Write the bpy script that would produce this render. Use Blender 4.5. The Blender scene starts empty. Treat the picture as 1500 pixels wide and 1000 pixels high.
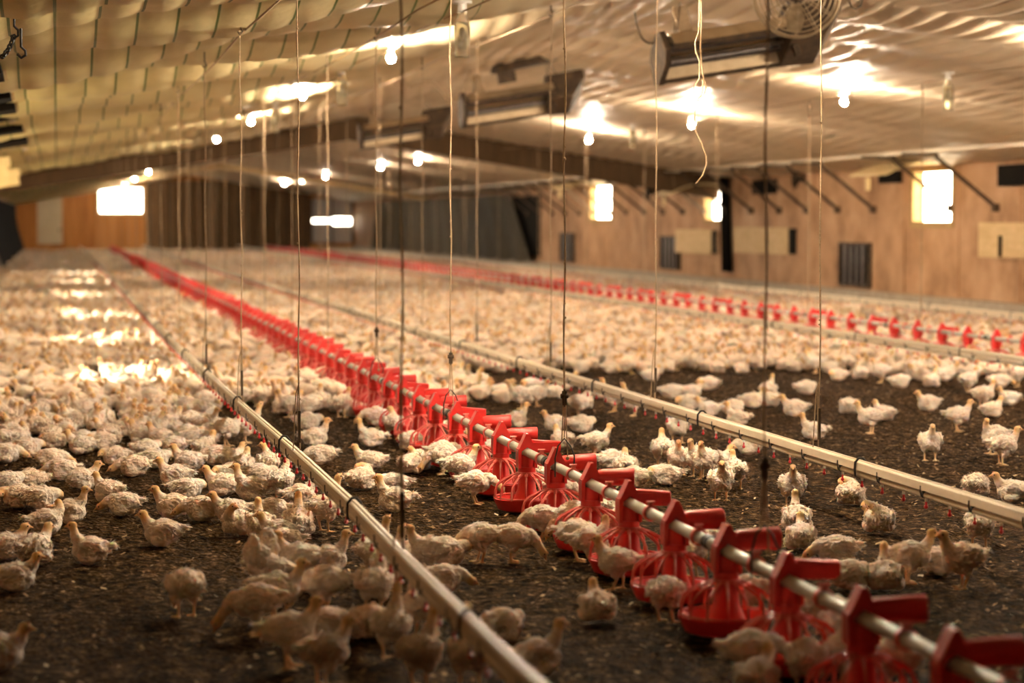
import bpy, bmesh, math, random
import numpy as np
from mathutils import Vector, Matrix, noise, Euler
rnd = random.Random(7)
C = bpy.context.scene.collection
PI = math.pi
sc = bpy.context.scene

# ---------------------------------------------------------------- camera
F = 1500 * 85 / 36.0
VX, VY = 83.0, 322.0
PIT = math.atan((500 - VY) / F)
YAW = math.atan(-(VX - 750) / F * math.cos(PIT))
CZ = 1.52
cam_d = bpy.data.cameras.new('camera'); cam = bpy.data.objects.new('camera', cam_d); C.objects.link(cam)
cam_d.lens = 85; cam_d.sensor_width = 36; cam_d.clip_end = 400
cam.location = (0, 0, CZ); cam.rotation_euler = (PI/2 - PIT, 0, -YAW)
cam_d.dof.use_dof = True; cam_d.dof.focus_distance = 12.6; cam_d.dof.aperture_fstop = 2.0
sc.camera = cam
Rv = Vector((math.cos(YAW), -math.sin(YAW), 0))
Fv = Vector((math.sin(YAW)*math.cos(PIT), math.cos(YAW)*math.cos(PIT), -math.sin(PIT)))
Uv = Rv.cross(Fv)
def ray(x, y): return Rv*((x-750)/F) + Uv*((500-y)/F) + Fv
def at_z(x, y, z=0.0):
    d = ray(x, y); t = (z-CZ)/d.z; return Vector((0, 0, CZ)) + d*t
def at_x(x, y, X):
    d = ray(x, y); t = X/d.x; return Vector((0, 0, CZ)) + d*t
def at_y(x, y, Y):
    d = ray(x, y); t = Y/d.y; return Vector((0, 0, CZ)) + d*t
def proj(p):
    v = Vector(p) - Vector((0, 0, CZ)); w = v.dot(Fv)
    return 750 + F*v.dot(Rv)/w, 500 - F*v.dot(Uv)/w, w

# ---------------------------------------------------------------- room dimensions (metres)
XL, XR, XM = -1.85, 13.7, 5.93
Y0, Y1 = -7.0, 113.0
WH, RS = 2.42, 0.155
def ceil(x): return WH + RS*(XR-XM - abs(x-XM))

# ---------------------------------------------------------------- materials
def mat(name, col=(.5,.5,.5), rough=.6, metal=0, spec=.4, nodes=None):
    m = bpy.data.materials.new(name); m.use_nodes = True
    b = m.node_tree.nodes['Principled BSDF']
    b.inputs['Base Color'].default_value = (*col, 1); b.inputs['Roughness'].default_value = rough
    b.inputs['Metallic'].default_value = metal; b.inputs['Specular IOR Level'].default_value = spec
    if nodes: nodes(m.node_tree, b)
    return m
def N(t, k, **kw):
    n = t.nodes.new(k)
    for a, v in kw.items():
        if a in n.inputs.keys(): n.inputs[a].default_value = v
        else: setattr(n, a, v)
    return n
def ramp(t, fac, stops):
    r = t.nodes.new('ShaderNodeValToRGB')
    while len(r.color_ramp.elements) < len(stops): r.color_ramp.elements.new(.5)
    for e, (p, c) in zip(r.color_ramp.elements, stops): e.position = p; e.color = (*c, 1)
    t.links.new(fac, r.inputs[0]); return r
def noise_mat(name, stops, scale=8, rough=.7, bump=.3, stretch=(1,1,1), detail=6, spec=.3, metal=0, dist=.01):
    def f(t, b):
        tc = N(t, 'ShaderNodeTexCoord'); mp = N(t, 'ShaderNodeMapping'); mp.inputs['Scale'].default_value = stretch
        t.links.new(tc.outputs['Object'], mp.inputs[0])
        n = N(t, 'ShaderNodeTexNoise', Scale=scale, Detail=detail, Roughness=.65); t.links.new(mp.outputs[0], n.inputs['Vector'])
        r = ramp(t, n.outputs['Fac'], stops); t.links.new(r.outputs[0], b.inputs['Base Color'])
        if bump:
            bp = N(t, 'ShaderNodeBump', Strength=bump, Distance=dist); t.links.new(n.outputs['Fac'], bp.inputs['Height']); t.links.new(bp.outputs[0], b.inputs['Normal'])
    return mat(name, stops[0][1], rough, metal, spec, f)

def f_ceiling(t, b):
    tc = N(t, 'ShaderNodeTexCoord'); sp = N(t, 'ShaderNodeSeparateXYZ'); t.links.new(tc.outputs['Object'], sp.inputs[0])
    n = N(t, 'ShaderNodeTexNoise', Scale=.9, Detail=5, Roughness=.6); t.links.new(tc.outputs['Object'], n.inputs['Vector'])
    r = ramp(t, n.outputs['Fac'], [(.3, (.48,.37,.24)), (.6, (.64,.52,.37)), (.8, (.70,.6,.46))])
    # green tie wires on the left half: thin dark lines every 0.25 m
    m1 = N(t, 'ShaderNodeMath', operation='PINGPONG'); m1.inputs[1].default_value = .125
    t.links.new(sp.outputs['X'], m1.inputs[0])
    m2 = N(t, 'ShaderNodeMath', operation='LESS_THAN'); m2.inputs[1].default_value = .008; t.links.new(m1.outputs[0], m2.inputs[0])
    m3 = N(t, 'ShaderNodeMath', operation='LESS_THAN'); m3.inputs[1].default_value = 3.0; t.links.new(sp.outputs['X'], m3.inputs[0])
    m4 = N(t, 'ShaderNodeMath', operation='MULTIPLY'); t.links.new(m2.outputs[0], m4.inputs[0]); t.links.new(m3.outputs[0], m4.inputs[1])
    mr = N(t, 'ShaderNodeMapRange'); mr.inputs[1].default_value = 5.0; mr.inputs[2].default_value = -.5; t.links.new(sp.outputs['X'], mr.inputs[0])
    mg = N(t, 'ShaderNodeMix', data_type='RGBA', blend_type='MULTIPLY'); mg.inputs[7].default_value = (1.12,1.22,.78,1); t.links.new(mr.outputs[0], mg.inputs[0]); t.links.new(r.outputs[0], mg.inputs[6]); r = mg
    mx = N(t, 'ShaderNodeMix', data_type='RGBA'); mx.inputs[7].default_value = (.10,.16,.03,1)
    t.links.new(m4.outputs[0], mx.inputs[0]); t.links.new(r.outputs[2], mx.inputs[6]); t.links.new(mx.outputs[2], b.inputs['Base Color'])
    n2 = N(t, 'ShaderNodeTexNoise', Scale=6, Detail=4); t.links.new(tc.outputs['Object'], n2.inputs['Vector'])
    bp = N(t, 'ShaderNodeBump', Strength=.35, Distance=.03); t.links.new(n2.outputs['Fac'], bp.inputs['Height']); t.links.new(bp.outputs[0], b.inputs['Normal'])
M = {}
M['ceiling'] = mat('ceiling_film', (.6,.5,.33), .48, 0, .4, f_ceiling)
def f_litter(t, b):
    tc = N(t, 'ShaderNodeTexCoord')
    n = N(t, 'ShaderNodeTexNoise', Scale=17, Detail=9, Roughness=.78); t.links.new(tc.outputs['Object'], n.inputs['Vector'])
    n2 = N(t, 'ShaderNodeTexNoise', Scale=1.3, Detail=3); t.links.new(tc.outputs['Object'], n2.inputs['Vector'])
    r = ramp(t, n.outputs['Fac'], [(.41, (.008,.004,.0015)), (.50, (.042,.023,.010)), (.575, (.13,.077,.036)), (.67, (.46,.32,.18))])
    r2 = ramp(t, n2.outputs['Fac'], [(.3, (.65,.62,.58)), (.7, (1.15,1.1,1.0))])
    mx = N(t, 'ShaderNodeMix', data_type='RGBA', blend_type='MULTIPLY'); mx.inputs[0].default_value = 1
    t.links.new(r.outputs[0], mx.inputs[6]); t.links.new(r2.outputs[0], mx.inputs[7]); t.links.new(mx.outputs[2], b.inputs['Base Color'])
    v = N(t, 'ShaderNodeTexVoronoi', Scale=42); t.links.new(tc.outputs['Object'], v.inputs['Vector'])
    ad = N(t, 'ShaderNodeMath', operation='ADD'); t.links.new(n.outputs['Fac'], ad.inputs[0]); t.links.new(v.outputs['Distance'], ad.inputs[1])
    bp = N(t, 'ShaderNodeBump', Strength=1.0, Distance=.045); t.links.new(ad.outputs[0], bp.inputs['Height']); t.links.new(bp.outputs[0], b.inputs['Normal'])
M['litter'] = mat('litter', (.08,.05,.03), .95, 0, .05, f_litter)
M['plywood'] = noise_mat('plywood_wall', [(.32,(.25,.13,.06)),(.5,(.42,.245,.13)),(.7,(.53,.34,.2))], 1.1, .75, .15, (1,1,1), 8)
M['endwood'] = noise_mat('end_wall_wood', [(.3,(.28,.10,.02)),(.55,(.46,.20,.05)),(.8,(.56,.28,.09))], 1.2, .6, .1, (3,1,.25))
M['darkwood'] = noise_mat('dark_wood', [(.3,(.07,.04,.018)),(.7,(.14,.08,.035))], 4, .75, .2, (3,1,.3))
M['board'] = noise_mat('board_wood', [(.3,(.52,.36,.17)),(.7,(.68,.5,.27))], 3, .7, .1, (1,1,4))
M['frame'] = noise_mat('window_frame_wood', [(.3,(.6,.44,.2)),(.7,(.75,.6,.33))], 6, .6, .1)
M['casing'] = noise_mat('window_casing', [(.3,(.30,.19,.07)),(.7,(.44,.30,.13))], 6, .7, .1)
M['concrete'] = noise_mat('dusty_concrete', [(.3,(.3,.25,.19)),(.7,(.45,.39,.31))], 6, .9, .3)
M['black'] = noise_mat('black_plastic_sheet', [(.3,(.005,.004,.003)),(.7,(.010,.008,.006))], 3, .9, .2, spec=.08)
M['tarp'] = noise_mat('tarp_cloth', [(.3,(.085,.066,.036)),(.7,(.145,.115,.066))], 2, .7, .2, (1,2,.3))
M['grey'] = noise_mat('grey_panel', [(.3,(.42,.39,.37)),(.7,(.52,.49,.46))], 2, .5, 0)
M['door'] = noise_mat('pale_door', [(.3,(.5,.43,.29)),(.7,(.6,.52,.37))], 2, .5, 0)
M['red'] = noise_mat('red_plastic', [(.3,(.62,.022,.022)),(.7,(.78,.04,.035))], 9, .38, .05, spec=.5)
M['redpale'] = noise_mat('dusty_red_plastic', [(.35,(.70,.045,.04)),(.68,(.72,.24,.20))], 11, .55, .05, spec=.4)
M['pipe'] = noise_mat('galvanised_pipe', [(.3,(.42,.42,.37)),(.7,(.58,.57,.50))], 14, .5, .05, (1,.3,1), spec=.4, metal=.1)
M['bar'] = noise_mat('pale_bar', [(.3,(.52,.44,.31)),(.7,(.72,.62,.46))], 20, .55, .05, (1,.05,1), spec=.4)
M['wpipe'] = noise_mat('water_pipe', [(.3,(.55,.47,.34)),(.7,(.68,.59,.45))], 24, .6, .1)
M['rubber'] = mat('black_rubber', (.015,.014,.013), .5)
M['white'] = mat('white_plastic', (.75,.72,.66), .4)
M['nipred'] = mat('nipple_red', (.6,.012,.02), .3, 0, .6)
M['rope'] = noise_mat('rope_fibre', [(.3,(.26,.18,.10)),(.7,(.46,.34,.22))], 90, .9, .5, dist=.002)
M['steelrope'] = noise_mat('steel_cord', [(.3,(.24,.16,.12)),(.7,(.46,.34,.26))], 60, .6, .2, dist=.002)
M['rust'] = noise_mat('rusty_steel', [(.3,(.035,.022,.013)),(.55,(.075,.05,.03)),(.8,(.16,.09,.035))], 9, .75, .2, metal=.1)
M['steel'] = noise_mat('dusty_steel', [(.3,(.28,.21,.13)),(.7,(.46,.36,.23))], 6, .42, .1, metal=.5)
M['bluesteel'] = noise_mat('heater_tube', [(.3,(.10,.09,.09)),(.7,(.21,.18,.16))], 8, .3, .1, metal=.8)
M['reflector'] = noise_mat('heater_reflector', [(.3,(.42,.32,.2)),(.7,(.6,.48,.32))], 4, .3, .1, metal=.7)
def f_glass(t, b):
    b.inputs['Transmission Weight'].default_value = .9; b.inputs['IOR'].default_value = 1.35
M['glass'] = mat('dusty_glass', (.85,.8,.65), .12, 0, .5, f_glass)
def emis(name, col, s):
    def f(t, b):
        b.inputs['Emission Color'].default_value = (*col, 1); b.inputs['Emission Strength'].default_value = s
    return mat(name, (.8,.8,.8), .4, 0, .4, f)
BULB = 1900
M['bulb'] = emis('lit_bulb', (1.0, .81, .60), BULB)

def f_chick(t, b):
    at = N(t, 'ShaderNodeAttribute', attribute_name='Col')
    oi = N(t, 'ShaderNodeObjectInfo')
    r = ramp(t, oi.outputs['Random'], [(0, (.90,.86,.80)), (.5, (1,.98,.96)), (1, (1,.93,.85))])
    tc = N(t, 'ShaderNodeTexCoord')
    n = N(t, 'ShaderNodeTexNoise', Scale=45, Detail=4, Roughness=.7); t.links.new(tc.outputs['Object'], n.inputs['Vector'])
    r2 = ramp(t, n.outputs['Fac'], [(.32, (.92,.87,.80)), (.55, (1,1,1))])
    m1 = N(t, 'ShaderNodeMix', data_type='RGBA', blend_type='MULTIPLY'); m1.inputs[0].default_value = 1
    m2 = N(t, 'ShaderNodeMix', data_type='RGBA', blend_type='MULTIPLY'); m2.inputs[0].default_value = 1
    t.links.new(at.outputs['Color'], m1.inputs[6]); t.links.new(r.outputs[0], m1.inputs[7])
    t.links.new(m1.outputs[2], m2.inputs[6]); t.links.new(r2.outputs[0], m2.inputs[7]); t.links.new(m2.outputs[2], b.inputs['Base Color'])
    bp = N(t, 'ShaderNodeBump', Strength=.5, Distance=.006); t.links.new(n.outputs['Fac'], bp.inputs['Height']); t.links.new(bp.outputs[0], b.inputs['Normal'])
def f_chick2(t, b):
    f_chick(t, b); b.inputs['Subsurface Weight'].default_value = .35; b.inputs['Subsurface Radius'].default_value = (1,.6,.4); b.inputs['Subsurface Scale'].default_value = .012
M['chick'] = mat('chicken_feathers', (.8,.75,.68), .85, 0, .1, f_chick2)

# ---------------------------------------------------------------- mesh helpers
def bm_new(): return bmesh.new()
def add_box(bm, c, s, rot=None):
    m = Matrix.Translation(c) @ (rot.to_4x4() if rot else Matrix.Identity(4)) @ Matrix.Diagonal((*s, 1))
    bmesh.ops.create_cube(bm, size=1, matrix=m)
def add_cyl(bm, p, q, r, r2=None, seg=12, caps=True):
    p = Vector(p); q = Vector(q); d = q-p
    m = Matrix.Translation((p+q)/2) @ d.to_track_quat('Z', 'Y').to_matrix().to_4x4()
    bmesh.ops.create_cone(bm, cap_ends=caps, segments=seg, radius1=r, radius2=r if r2 is None else r2, depth=d.length, matrix=m)
def add_ball(bm, c, s, sub=2, rot=None):
    if not isinstance(s, (tuple, list)): s = (s, s, s)
    m = Matrix.Translation(c) @ (rot.to_4x4() if rot else Matrix.Identity(4)) @ Matrix.Diagonal((*s, 1))
    bmesh.ops.create_icosphere(bm, subdivisions=sub, radius=1, matrix=m)
def add_tube(bm, pts, r, seg=8, closed=False):
    pts = [Vector(p) for p in pts]; n = len(pts); rings = []
    rr = r if isinstance(r, (list, tuple)) else [r]*n
    prev = None
    for i, p in enumerate(pts):
        a = pts[(i-1) % n] if (i or closed) else p; b = pts[(i+1) % n] if (i < n-1 or closed) else p
        t = (b-a).normalized()
        if prev is None: u = t.orthogonal().normalized()
        else: u = (prev - t*prev.dot(t)).normalized()
        prev = u; v = t.cross(u)
        rings.append([bm.verts.new(p + (u*math.cos(2*PI*k/seg) + v*math.sin(2*PI*k/seg))*rr[i]) for k in range(seg)])
    for i in range(n if closed else n-1):
        A = rings[i]; B = rings[(i+1) % n]
        for k in range(seg): bm.faces.new((A[k], A[(k+1) % seg], B[(k+1) % seg], B[k]))
    if not closed:
        bm.faces.new(rings[0][::-1]); bm.faces.new(rings[-1])
def add_lathe(bm, prof, seg=24, c=(0,0,0)):
    c = Vector(c); rings = []
    for r, z in prof: rings.append([bm.verts.new(c + Vector((r*math.cos(2*PI*k/seg), r*math.sin(2*PI*k/seg), z))) for k in range(seg)])
    for A, B in zip(rings, rings[1:]):
        for k in range(seg): bm.faces.new((A[k], A[(k+1) % seg], B[(k+1) % seg], B[k]))
def add_prism(bm, poly, h, mt):
    lo = [bm.verts.new(mt @ Vector((x, y, -h/2))) for x, y in poly]; hi = [bm.verts.new(mt @ Vector((x, y, h/2))) for x, y in poly]
    n = len(poly); bm.faces.new(lo[::-1]); bm.faces.new(hi)
    for k in range(n): bm.faces.new((lo[k], lo[(k+1) % n], hi[(k+1) % n], hi[k]))
def mesh(name, bm, m, smooth=True):
    bmesh.ops.recalc_face_normals(bm, faces=bm.faces)
    me = bpy.data.meshes.new(name); bm.to_mesh(me); bm.free()
    for x in (m if isinstance(m, list) else [m]): me.materials.append(x)
    if smooth:
        me.polygons.foreach_set('use_smooth', [True]*len(me.polygons))
        try: me.set_sharp_from_angle(angle=math.radians(40))
        except Exception: pass
    return me
def obj(name, bm, m, parent=None, loc=None, smooth=True):
    me = bm if isinstance(bm, bpy.types.Mesh) else mesh(name, bm, m, smooth)
    o = bpy.data.objects.new(name, me); C.objects.link(o)
    if loc is not None: o.location = loc
    if parent: o.parent = parent
    return o
def tag(o, label=None, cat=None, group=None, kind=None):
    if label: o['label'] = label
    if cat: o['category'] = cat
    if group: o['group'] = group
    if kind: o['kind'] = kind
    return o
def thing(name, label, cat, loc=(0,0,0), rz=0, group=None):
    o = bpy.data.objects.new(name, None); C.objects.link(o); o.location = loc; o.rotation_euler = (0,0,rz)
    o.empty_display_size = .1
    return tag(o, label, cat, group)
def copy_tree(o, parent=None):
    c = o.copy(); C.objects.link(c)
    if parent: c.parent = parent
    for ch in list(o.children): copy_tree(ch, c)
    return c
def struct(name, bm, m, smooth=False): return tag(obj(name, bm, m, smooth=smooth), kind='structure')
ORD = ['nearest','second nearest','third nearest','fourth nearest','fifth nearest','sixth nearest','seventh nearest','eighth nearest','ninth nearest','tenth nearest','eleventh nearest','twelfth nearest','thirteenth nearest','fourteenth nearest','fifteenth nearest','sixteenth nearest','seventeenth nearest','eighteenth nearest','nineteenth nearest','twentieth nearest']
def ordn(i):
    if i < 20: return ORD[i]
    tens = ['', '', 'twenty', 'thirty', 'forty', 'fifty', 'sixty', 'seventy', 'eighty', 'ninety'][(i+1)//10]
    ones = ['', 'first','second','third','fourth','fifth','sixth','seventh','eighth','ninth'][(i+1) % 10]
    return (tens + '-' + ones if ones else {'twenty':'twentieth','thirty':'thirtieth','forty':'fortieth','fifty':'fiftieth','sixty':'sixtieth'}.get(tens, tens)) + ' nearest'

# ---------------------------------------------------------------- room shell
def grid_mesh(xs, ys, zf):
    X, Y = np.meshgrid(xs, ys); Z = zf(X, Y)
    co = np.stack([X.ravel(), Y.ravel(), Z.ravel()], 1); nx, ny = len(xs), len(ys)
    i = np.arange((ny-1)*(nx-1)); r = i//(nx-1); c = i % (nx-1); a = r*nx+c
    f = np.stack([a, a+1, a+nx+1, a+nx], 1)
    return co, f
def np_mesh(name, co, f, m, smooth=True, col=None, loops=4):
    me = bpy.data.meshes.new(name); me.vertices.add(len(co)); me.vertices.foreach_set('co', co.astype(np.float32).ravel())
    me.loops.add(f.size); me.polygons.add(len(f)); me.loops.foreach_set('vertex_index', f.astype(np.int32).ravel())
    me.polygons.foreach_set('loop_start', (np.arange(len(f))*loops).astype(np.int32))
    me.polygons.foreach_set('loop_total', np.full(len(f), loops, np.int32))
    me.polygons.foreach_set('use_smooth', np.full(len(f), smooth, bool))
    me.update(calc_edges=True); me.materials.append(m)
    if col is not None:
        ca = me.color_attributes.new('Col', 'FLOAT_COLOR', 'POINT')
        ca.data.foreach_set('color', np.concatenate([col, np.ones((len(col), 1))], 1).astype(np.float32).ravel())
    me.validate(); return me
def hsh(a): return np.modf(np.sin(a*12.9898)*43758.5453)[0]*.5
def zfloor(X, Y):
    return .011*(hsh(X*17.3+Y*91.7)-.0)*(Y<26) + .006*np.sin(X*9+Y*3.1)*np.sin(Y*7.3-X*2) + .005*np.sin(X*31+1.3*Y)*np.sin(Y*27+X*5) - .006
ys = np.concatenate([np.arange(Y0, 6, .5), np.arange(6, 20, .045), np.arange(20, 24, .08), np.arange(24, Y1, .5), [Y1]])
co, f = grid_mesh(np.arange(XL, XR+.03, .05), ys, zfloor)
struct('floor', np_mesh('floor', co, f, M['litter']), None)

TP = 1.8
def zceil(X, Y):
    base = WH + RS*(XR-XM - np.abs(X-XM))
    sag = np.abs(np.sin(PI*(Y-.5)/TP)); rib = np.abs(np.sin(PI*X/.25))
    w = np.clip((XM-X)/3, 0, 1)
    k = np.floor((Y-.5)/TP)
    amp = .030 + .12*w + .05*hsh(k+3.1)
    amp = amp*(1 + .35*np.sin(X*1.9+k*2.3))
    return base + .02 - amp*sag - ((.045-.020*w)*(.75+.3*np.sin(X*.7+Y*.13)))*rib*(.5+.5*sag)*np.where(X>XM, 1, .9) - .012*np.sin(X*1.3+Y*.8)
co, f = grid_mesh(np.arange(XL, XR+.02, .03125), np.arange(Y0, Y1+.1, .3), zceil)
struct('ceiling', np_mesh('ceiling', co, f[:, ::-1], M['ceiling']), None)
# roof deck closing the shell above the film
bm = bm_new()
for (xa, xb) in ((XL-.3, XM), (XM, XR+.3)):
    za, zb = ceil(xa)+.16, ceil(xb)+.16
    v = [bm.verts.new(p) for p in ((xa,Y0-.3,za),(xb,Y0-.3,zb),(xb,Y1+.3,zb),(xa,Y1+.3,za),(xa,Y0-.3,za+.05),(xb,Y0-.3,zb+.05),(xb,Y1+.3,zb+.05),(xa,Y1+.3,za+.05))]
    for q in ((0,1,2,3),(7,6,5,4),(0,4,5,1),(1,5,6,2),(2,6,7,3),(3,7,4,0)): bm.faces.new([v[i] for i in q])
struct('trim_1', bm, M['darkwood'])

def wall(name, axis, pos, th, a0, a1, z0, z1, holes, m, topf=None):
    A = sorted({a0, a1, *[h[0] for h in holes], *[h[1] for h in holes]}); Z = sorted({z0, z1, *[h[2] for h in holes], *[h[3] for h in holes]})
    bm = bm_new()
    for i in range(len(A)-1):
        for j in range(len(Z)-1):
            ca, cz = (A[i]+A[i+1])/2, (Z[j]+Z[j+1])/2
            if any(h[0] < ca < h[1] and h[2] < cz < h[3] for h in holes): continue
            c = (pos, ca, cz) if axis == 'x' else (ca, pos, cz)
            s = (th, A[i+1]-A[i], Z[j+1]-Z[j]) if axis == 'x' else (A[i+1]-A[i], th, Z[j+1]-Z[j])
            add_box(bm, c, s)
    return struct(name, bm, m)
TH = .16
# right wall windows from their places in the photograph
def span(x0, x1):  # far and near ends along the wall
    return at_x(x0, 300, XR).y, at_x(x1, 300, XR).y
W = []
for (x0, x1, y0, y1) in ((1337,1396,247,329),(865,896,270,323),(1033,1057,277,325)):
    ya, yb = span(x0, x1); xm = (x0+x1)/2
    W.append((yb, ya, at_x(xm, y1, XR).z, at_x(xm, y0, XR).z))
W.append((27.6, 29.2, 1.43, 2.25)); 
wall('wall_right', 'x', XR+TH/2, TH, Y0, Y1, -.1, WH+.15, W, M['plywood'])
WL = [(y, y+1.7, 1.30, 2.15) for y in (20.5, 27.2, 34.5, 44, 53.5, 62, 71, 80, 90, 100)]
wall('wall_left', 'x', XL-TH/2, TH, Y0, Y1, -.1, WH+.15, WL, M['plywood'])
# end wall with bright window and hatch slit
YE = Y1
def ez(y, x=170): return at_y(x, y, YE).z
def ex(x): return at_y(x, 320, YE).x
EW = [(ex(146), ex(208), ez(311), ez(276))]
wall('wall_back', 'y', YE+TH/2, TH, XL-TH, XR+TH, -.1, 3.8, EW + [(ex(487), ex(515), ez(329,500), ez(319,500)), (ex(458), ex(484), ez(325.5,470), ez(321,470))], M['endwood'])
wall('wall_front', 'y', Y0-TH/2, TH, XL-TH, XR+TH, -.1, 3.8, [], M['plywood'])
# curb ledge along the walls
bm = bm_new(); add_box(bm, (XR-.10, (Y0+Y1)/2, .15), (.2, Y1-Y0, .32)); struct('baseboard_right', bm, M['concrete'])
bm = bm_new(); add_box(bm, (XL+.05, (Y0+Y1)/2, .12), (.1, Y1-Y0, .26)); struct('baseboard_left', bm, M['concrete'])
# outside ground
bm = bm_new(); add_box(bm, (0, 55, -.3), (300, 420, .1)); struct('trim_2', bm, mat('bright_outside_ground', (.8,.74,.62), .9))
# seams battens along right wall
bm = bm_new()
for i in range(48): add_box(bm, (XR-.008, Y0+1+i*2.44, 1.36), (.016, .07, 2.1))
struct('trim_3', bm, M['plywood'])
# cross headers: gabled beams under the ceiling
def header(name, Y, dep, th, m, top=.03):
    bm = bm_new()
    for (xa, xb) in ((XL, XM), (XM, XR)):
        za, zb = ceil(xa)+top, ceil(xb)+top
        v = []
        for y in (Y-th/2, Y+th/2):
            v += [bm.verts.new((xa,y,za)), bm.verts.new((xb,y,zb)), bm.verts.new((xb,y,zb-dep)), bm.verts.new((xa,y,za-dep))]
        for q in ((0,1,2,3),(7,6,5,4),(0,4,5,1),(1,5,6,2),(2,6,7,3),(3,7,4,0)): bm.faces.new([v[i] for i in q])
    return struct(name, bm, m)
header('trim_4', 49.4, .50, .3, M['darkwood'])
header('trim_5', 49.2, .0, .05, M['frame']) if False else None
header('trim_6', 90, .22, .12, M['board'])
# pale lath under the header edge and the ceiling edge battens
for nm, X in (('trim_7', 12.55), ('trim_8', -.45)):
    bm = bm_new(); add_box(bm, (X, (Y0+Y1)/2, ceil(X)-.075), (.06, Y1-Y0-1, .05)); struct(nm, bm, M['bar'])
# darker half of the end wall (planks)
bm = bm_new()
x = ex(213)
while x < XR-.1:
    wd = min(.45, XR-x); 
    if not (ex(452) < x+wd/2 < ex(520)): add_box(bm, (x+wd/2, YE-.03, 1.7), (wd-.03, .05, 3.3))
    x += wd
struct('trim_9', bm, M['darkwood'])

# windows: frames as structure
def wframe(n, X, w, sgn):
    bm = bm_new(); y0, y1, z0, z1 = w; y0 += .052; y1 -= .052; z0 += .052; z1 -= .052; t = .05; x = X + sgn*TH/2
    for (c, s) in (((x,y0-t/2,(z0+z1)/2),(TH+.03,t,z1-z0+2*t)),((x,y1+t/2,(z0+z1)/2),(TH+.03,t,z1-z0+2*t)),((x,(y0+y1)/2,z0-t/2),(TH+.03,y1-y0,t)),((x,(y0+y1)/2,z1+t/2),(TH+.03,y1-y0,t))):
        add_box(bm, c, s)
    # casing board around the opening
    for (c, s) in (((X-sgn*.012,y0-t-.03,(z0+z1)/2),(.024,.07,z1-z0+.2)),((X-sgn*.012,y1+t+.03,(z0+z1)/2),(.024,.07,z1-z0+.2)),((X-sgn*.012,(y0+y1)/2,z0-t-.03),(.024,y1-y0+.16,.06))):
        add_box(bm, c, s)
    struct('window_%d' % n, bm, M['casing'])
k = 1
for w in W: wframe(k, XR, w, 1); k += 1
for w in WL: wframe(k, XL, w, -1); k += 1

# inward opened shutters
def shutter(w, side, label, drop=.11, length=1.05):
    y0, y1, z0, z1 = w; X = XR if side > 0 else XL
    t = thing('window_shutter', label, 'shutter', (X-side*.03, (y0+y1)/2, z1+.06), 0, 'inward opened window shutters')
    bm = bm_new(); n = 8; wd = (y1-y0)
    rows = []
    for i in range(n+1):
        u = i/n; xx = -side*u*length; zz = .07*math.sin(u*PI*.8) - drop*u*u*2
        rows.append([[bm.verts.new((xx, s*wd/2, zz+dz)) for s in (-1, 1)] for dz in (0, .025)])
    for a, b in zip(rows, rows[1:]):
        bm.faces.new((a[0][0], a[0][1], b[0][1], b[0][0])); bm.faces.new((a[1][0], b[1][0], b[1][1], a[1][1]))
        bm.faces.new((a[0][0], b[0][0], b[1][0], a[1][0])); bm.faces.new((a[0][1], a[1][1], b[1][1], b[0][1]))
    bm.faces.new((rows[-1][0][0], rows[-1][0][1], rows[-1][1][1], rows[-1][1][0]))
    obj('panel', bm, M['frame'], t)
    bm = bm_new(); add_box(bm, (-side*length, 0, -drop*2-.09), (.03, wd*.08, .2)); obj('latch', bm, M['frame'], t)
    for s in (-1, 1):
        bm = bm_new(); add_cyl(bm, (-side*length*.9, s*wd*.4, -.05), (-side*length*.95, s*wd*.4, ceil(X-side*length)-z1-.1), .006, seg=6)
        obj('support_cord', bm, M['rope'], t)
shutter(W[0], 1, 'pale wooden shutter held up inward above the largest right wall window')
shutter(W[2], 1, 'pale wooden shutter held up above the middle of three right wall windows')
shutter(W[1], 1, 'pale wooden shutter held up above the farthest right wall window')
for (yb, xr, zz, lab) in ((36.6, -.62, 2.57, 'sunlit pair of planks at the left picture edge, upper of two'), (45.2, -.60, 2.53, 'sunlit pair of planks at the left picture edge, lower of two')):
    t = thing('eave_planks', lab, 'planks', (xr-.63, yb, ceil(xr-.63)-.14), 0, 'pale planks under the left eave')
    for k_ in (0, 1):
        bm = bm_new(); add_box(bm, (-.02*k_, -.02*k_, -.075-.155*k_), (1.18, .03, .145), Matrix.Rotation(-math.atan(RS), 3, 'Y')); obj('plank', bm, M['frame'], t)
# ---------------------------------------------------------------- right wall fittings
def wall_vent(px, lab):
    x0, x1, y0, y1 = px; xm = (x0+x1)/2
    a = at_x(x0, y0, XR); b = at_x(x1, y1, XR); yc = (a.y+b.y)/2; wd = a.y-b.y
    z0, z1 = at_x(xm, y1, XR).z, at_x(xm, y0, XR).z
    t = thing('wall_vent', lab, 'vent', (XR, yc, z0), 0, 'dark slatted vents low on the right wall')
    h = z1-z0
    bm = bm_new(); add_box(bm, (-.012, 0, h/2), (.02, wd, h)); obj('backing', bm, M['black'], t)
    bm = bm_new(); fr = .05
    for c, s in (((-.03,-wd/2,h/2),(.06,fr,h+fr)),((-.03,wd/2,h/2),(.06,fr,h+fr)),((-.03,0,0),(.06,wd,fr)),((-.03,0,h),(.06,wd,fr))): add_box(bm, c, s)
    obj('frame', bm, M['rust'], t)
    bm = bm_new()
    for i in range(4): add_box(bm, (-.04, -wd/2+wd*(i+1)/5, h/2), (.03, wd*.07, h-.05))
    obj('slats', bm, M['bluesteel'], t)
wall_vent((1233,1276,357,418), 'dark slatted vent low on the wall, nearest and largest of three')
wall_vent((970,997,347,393), 'dark slatted vent low on the wall, middle of three')
wall_vent((823,842,342,382), 'dark slatted vent low on the wall, farthest and smallest of three')
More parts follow.
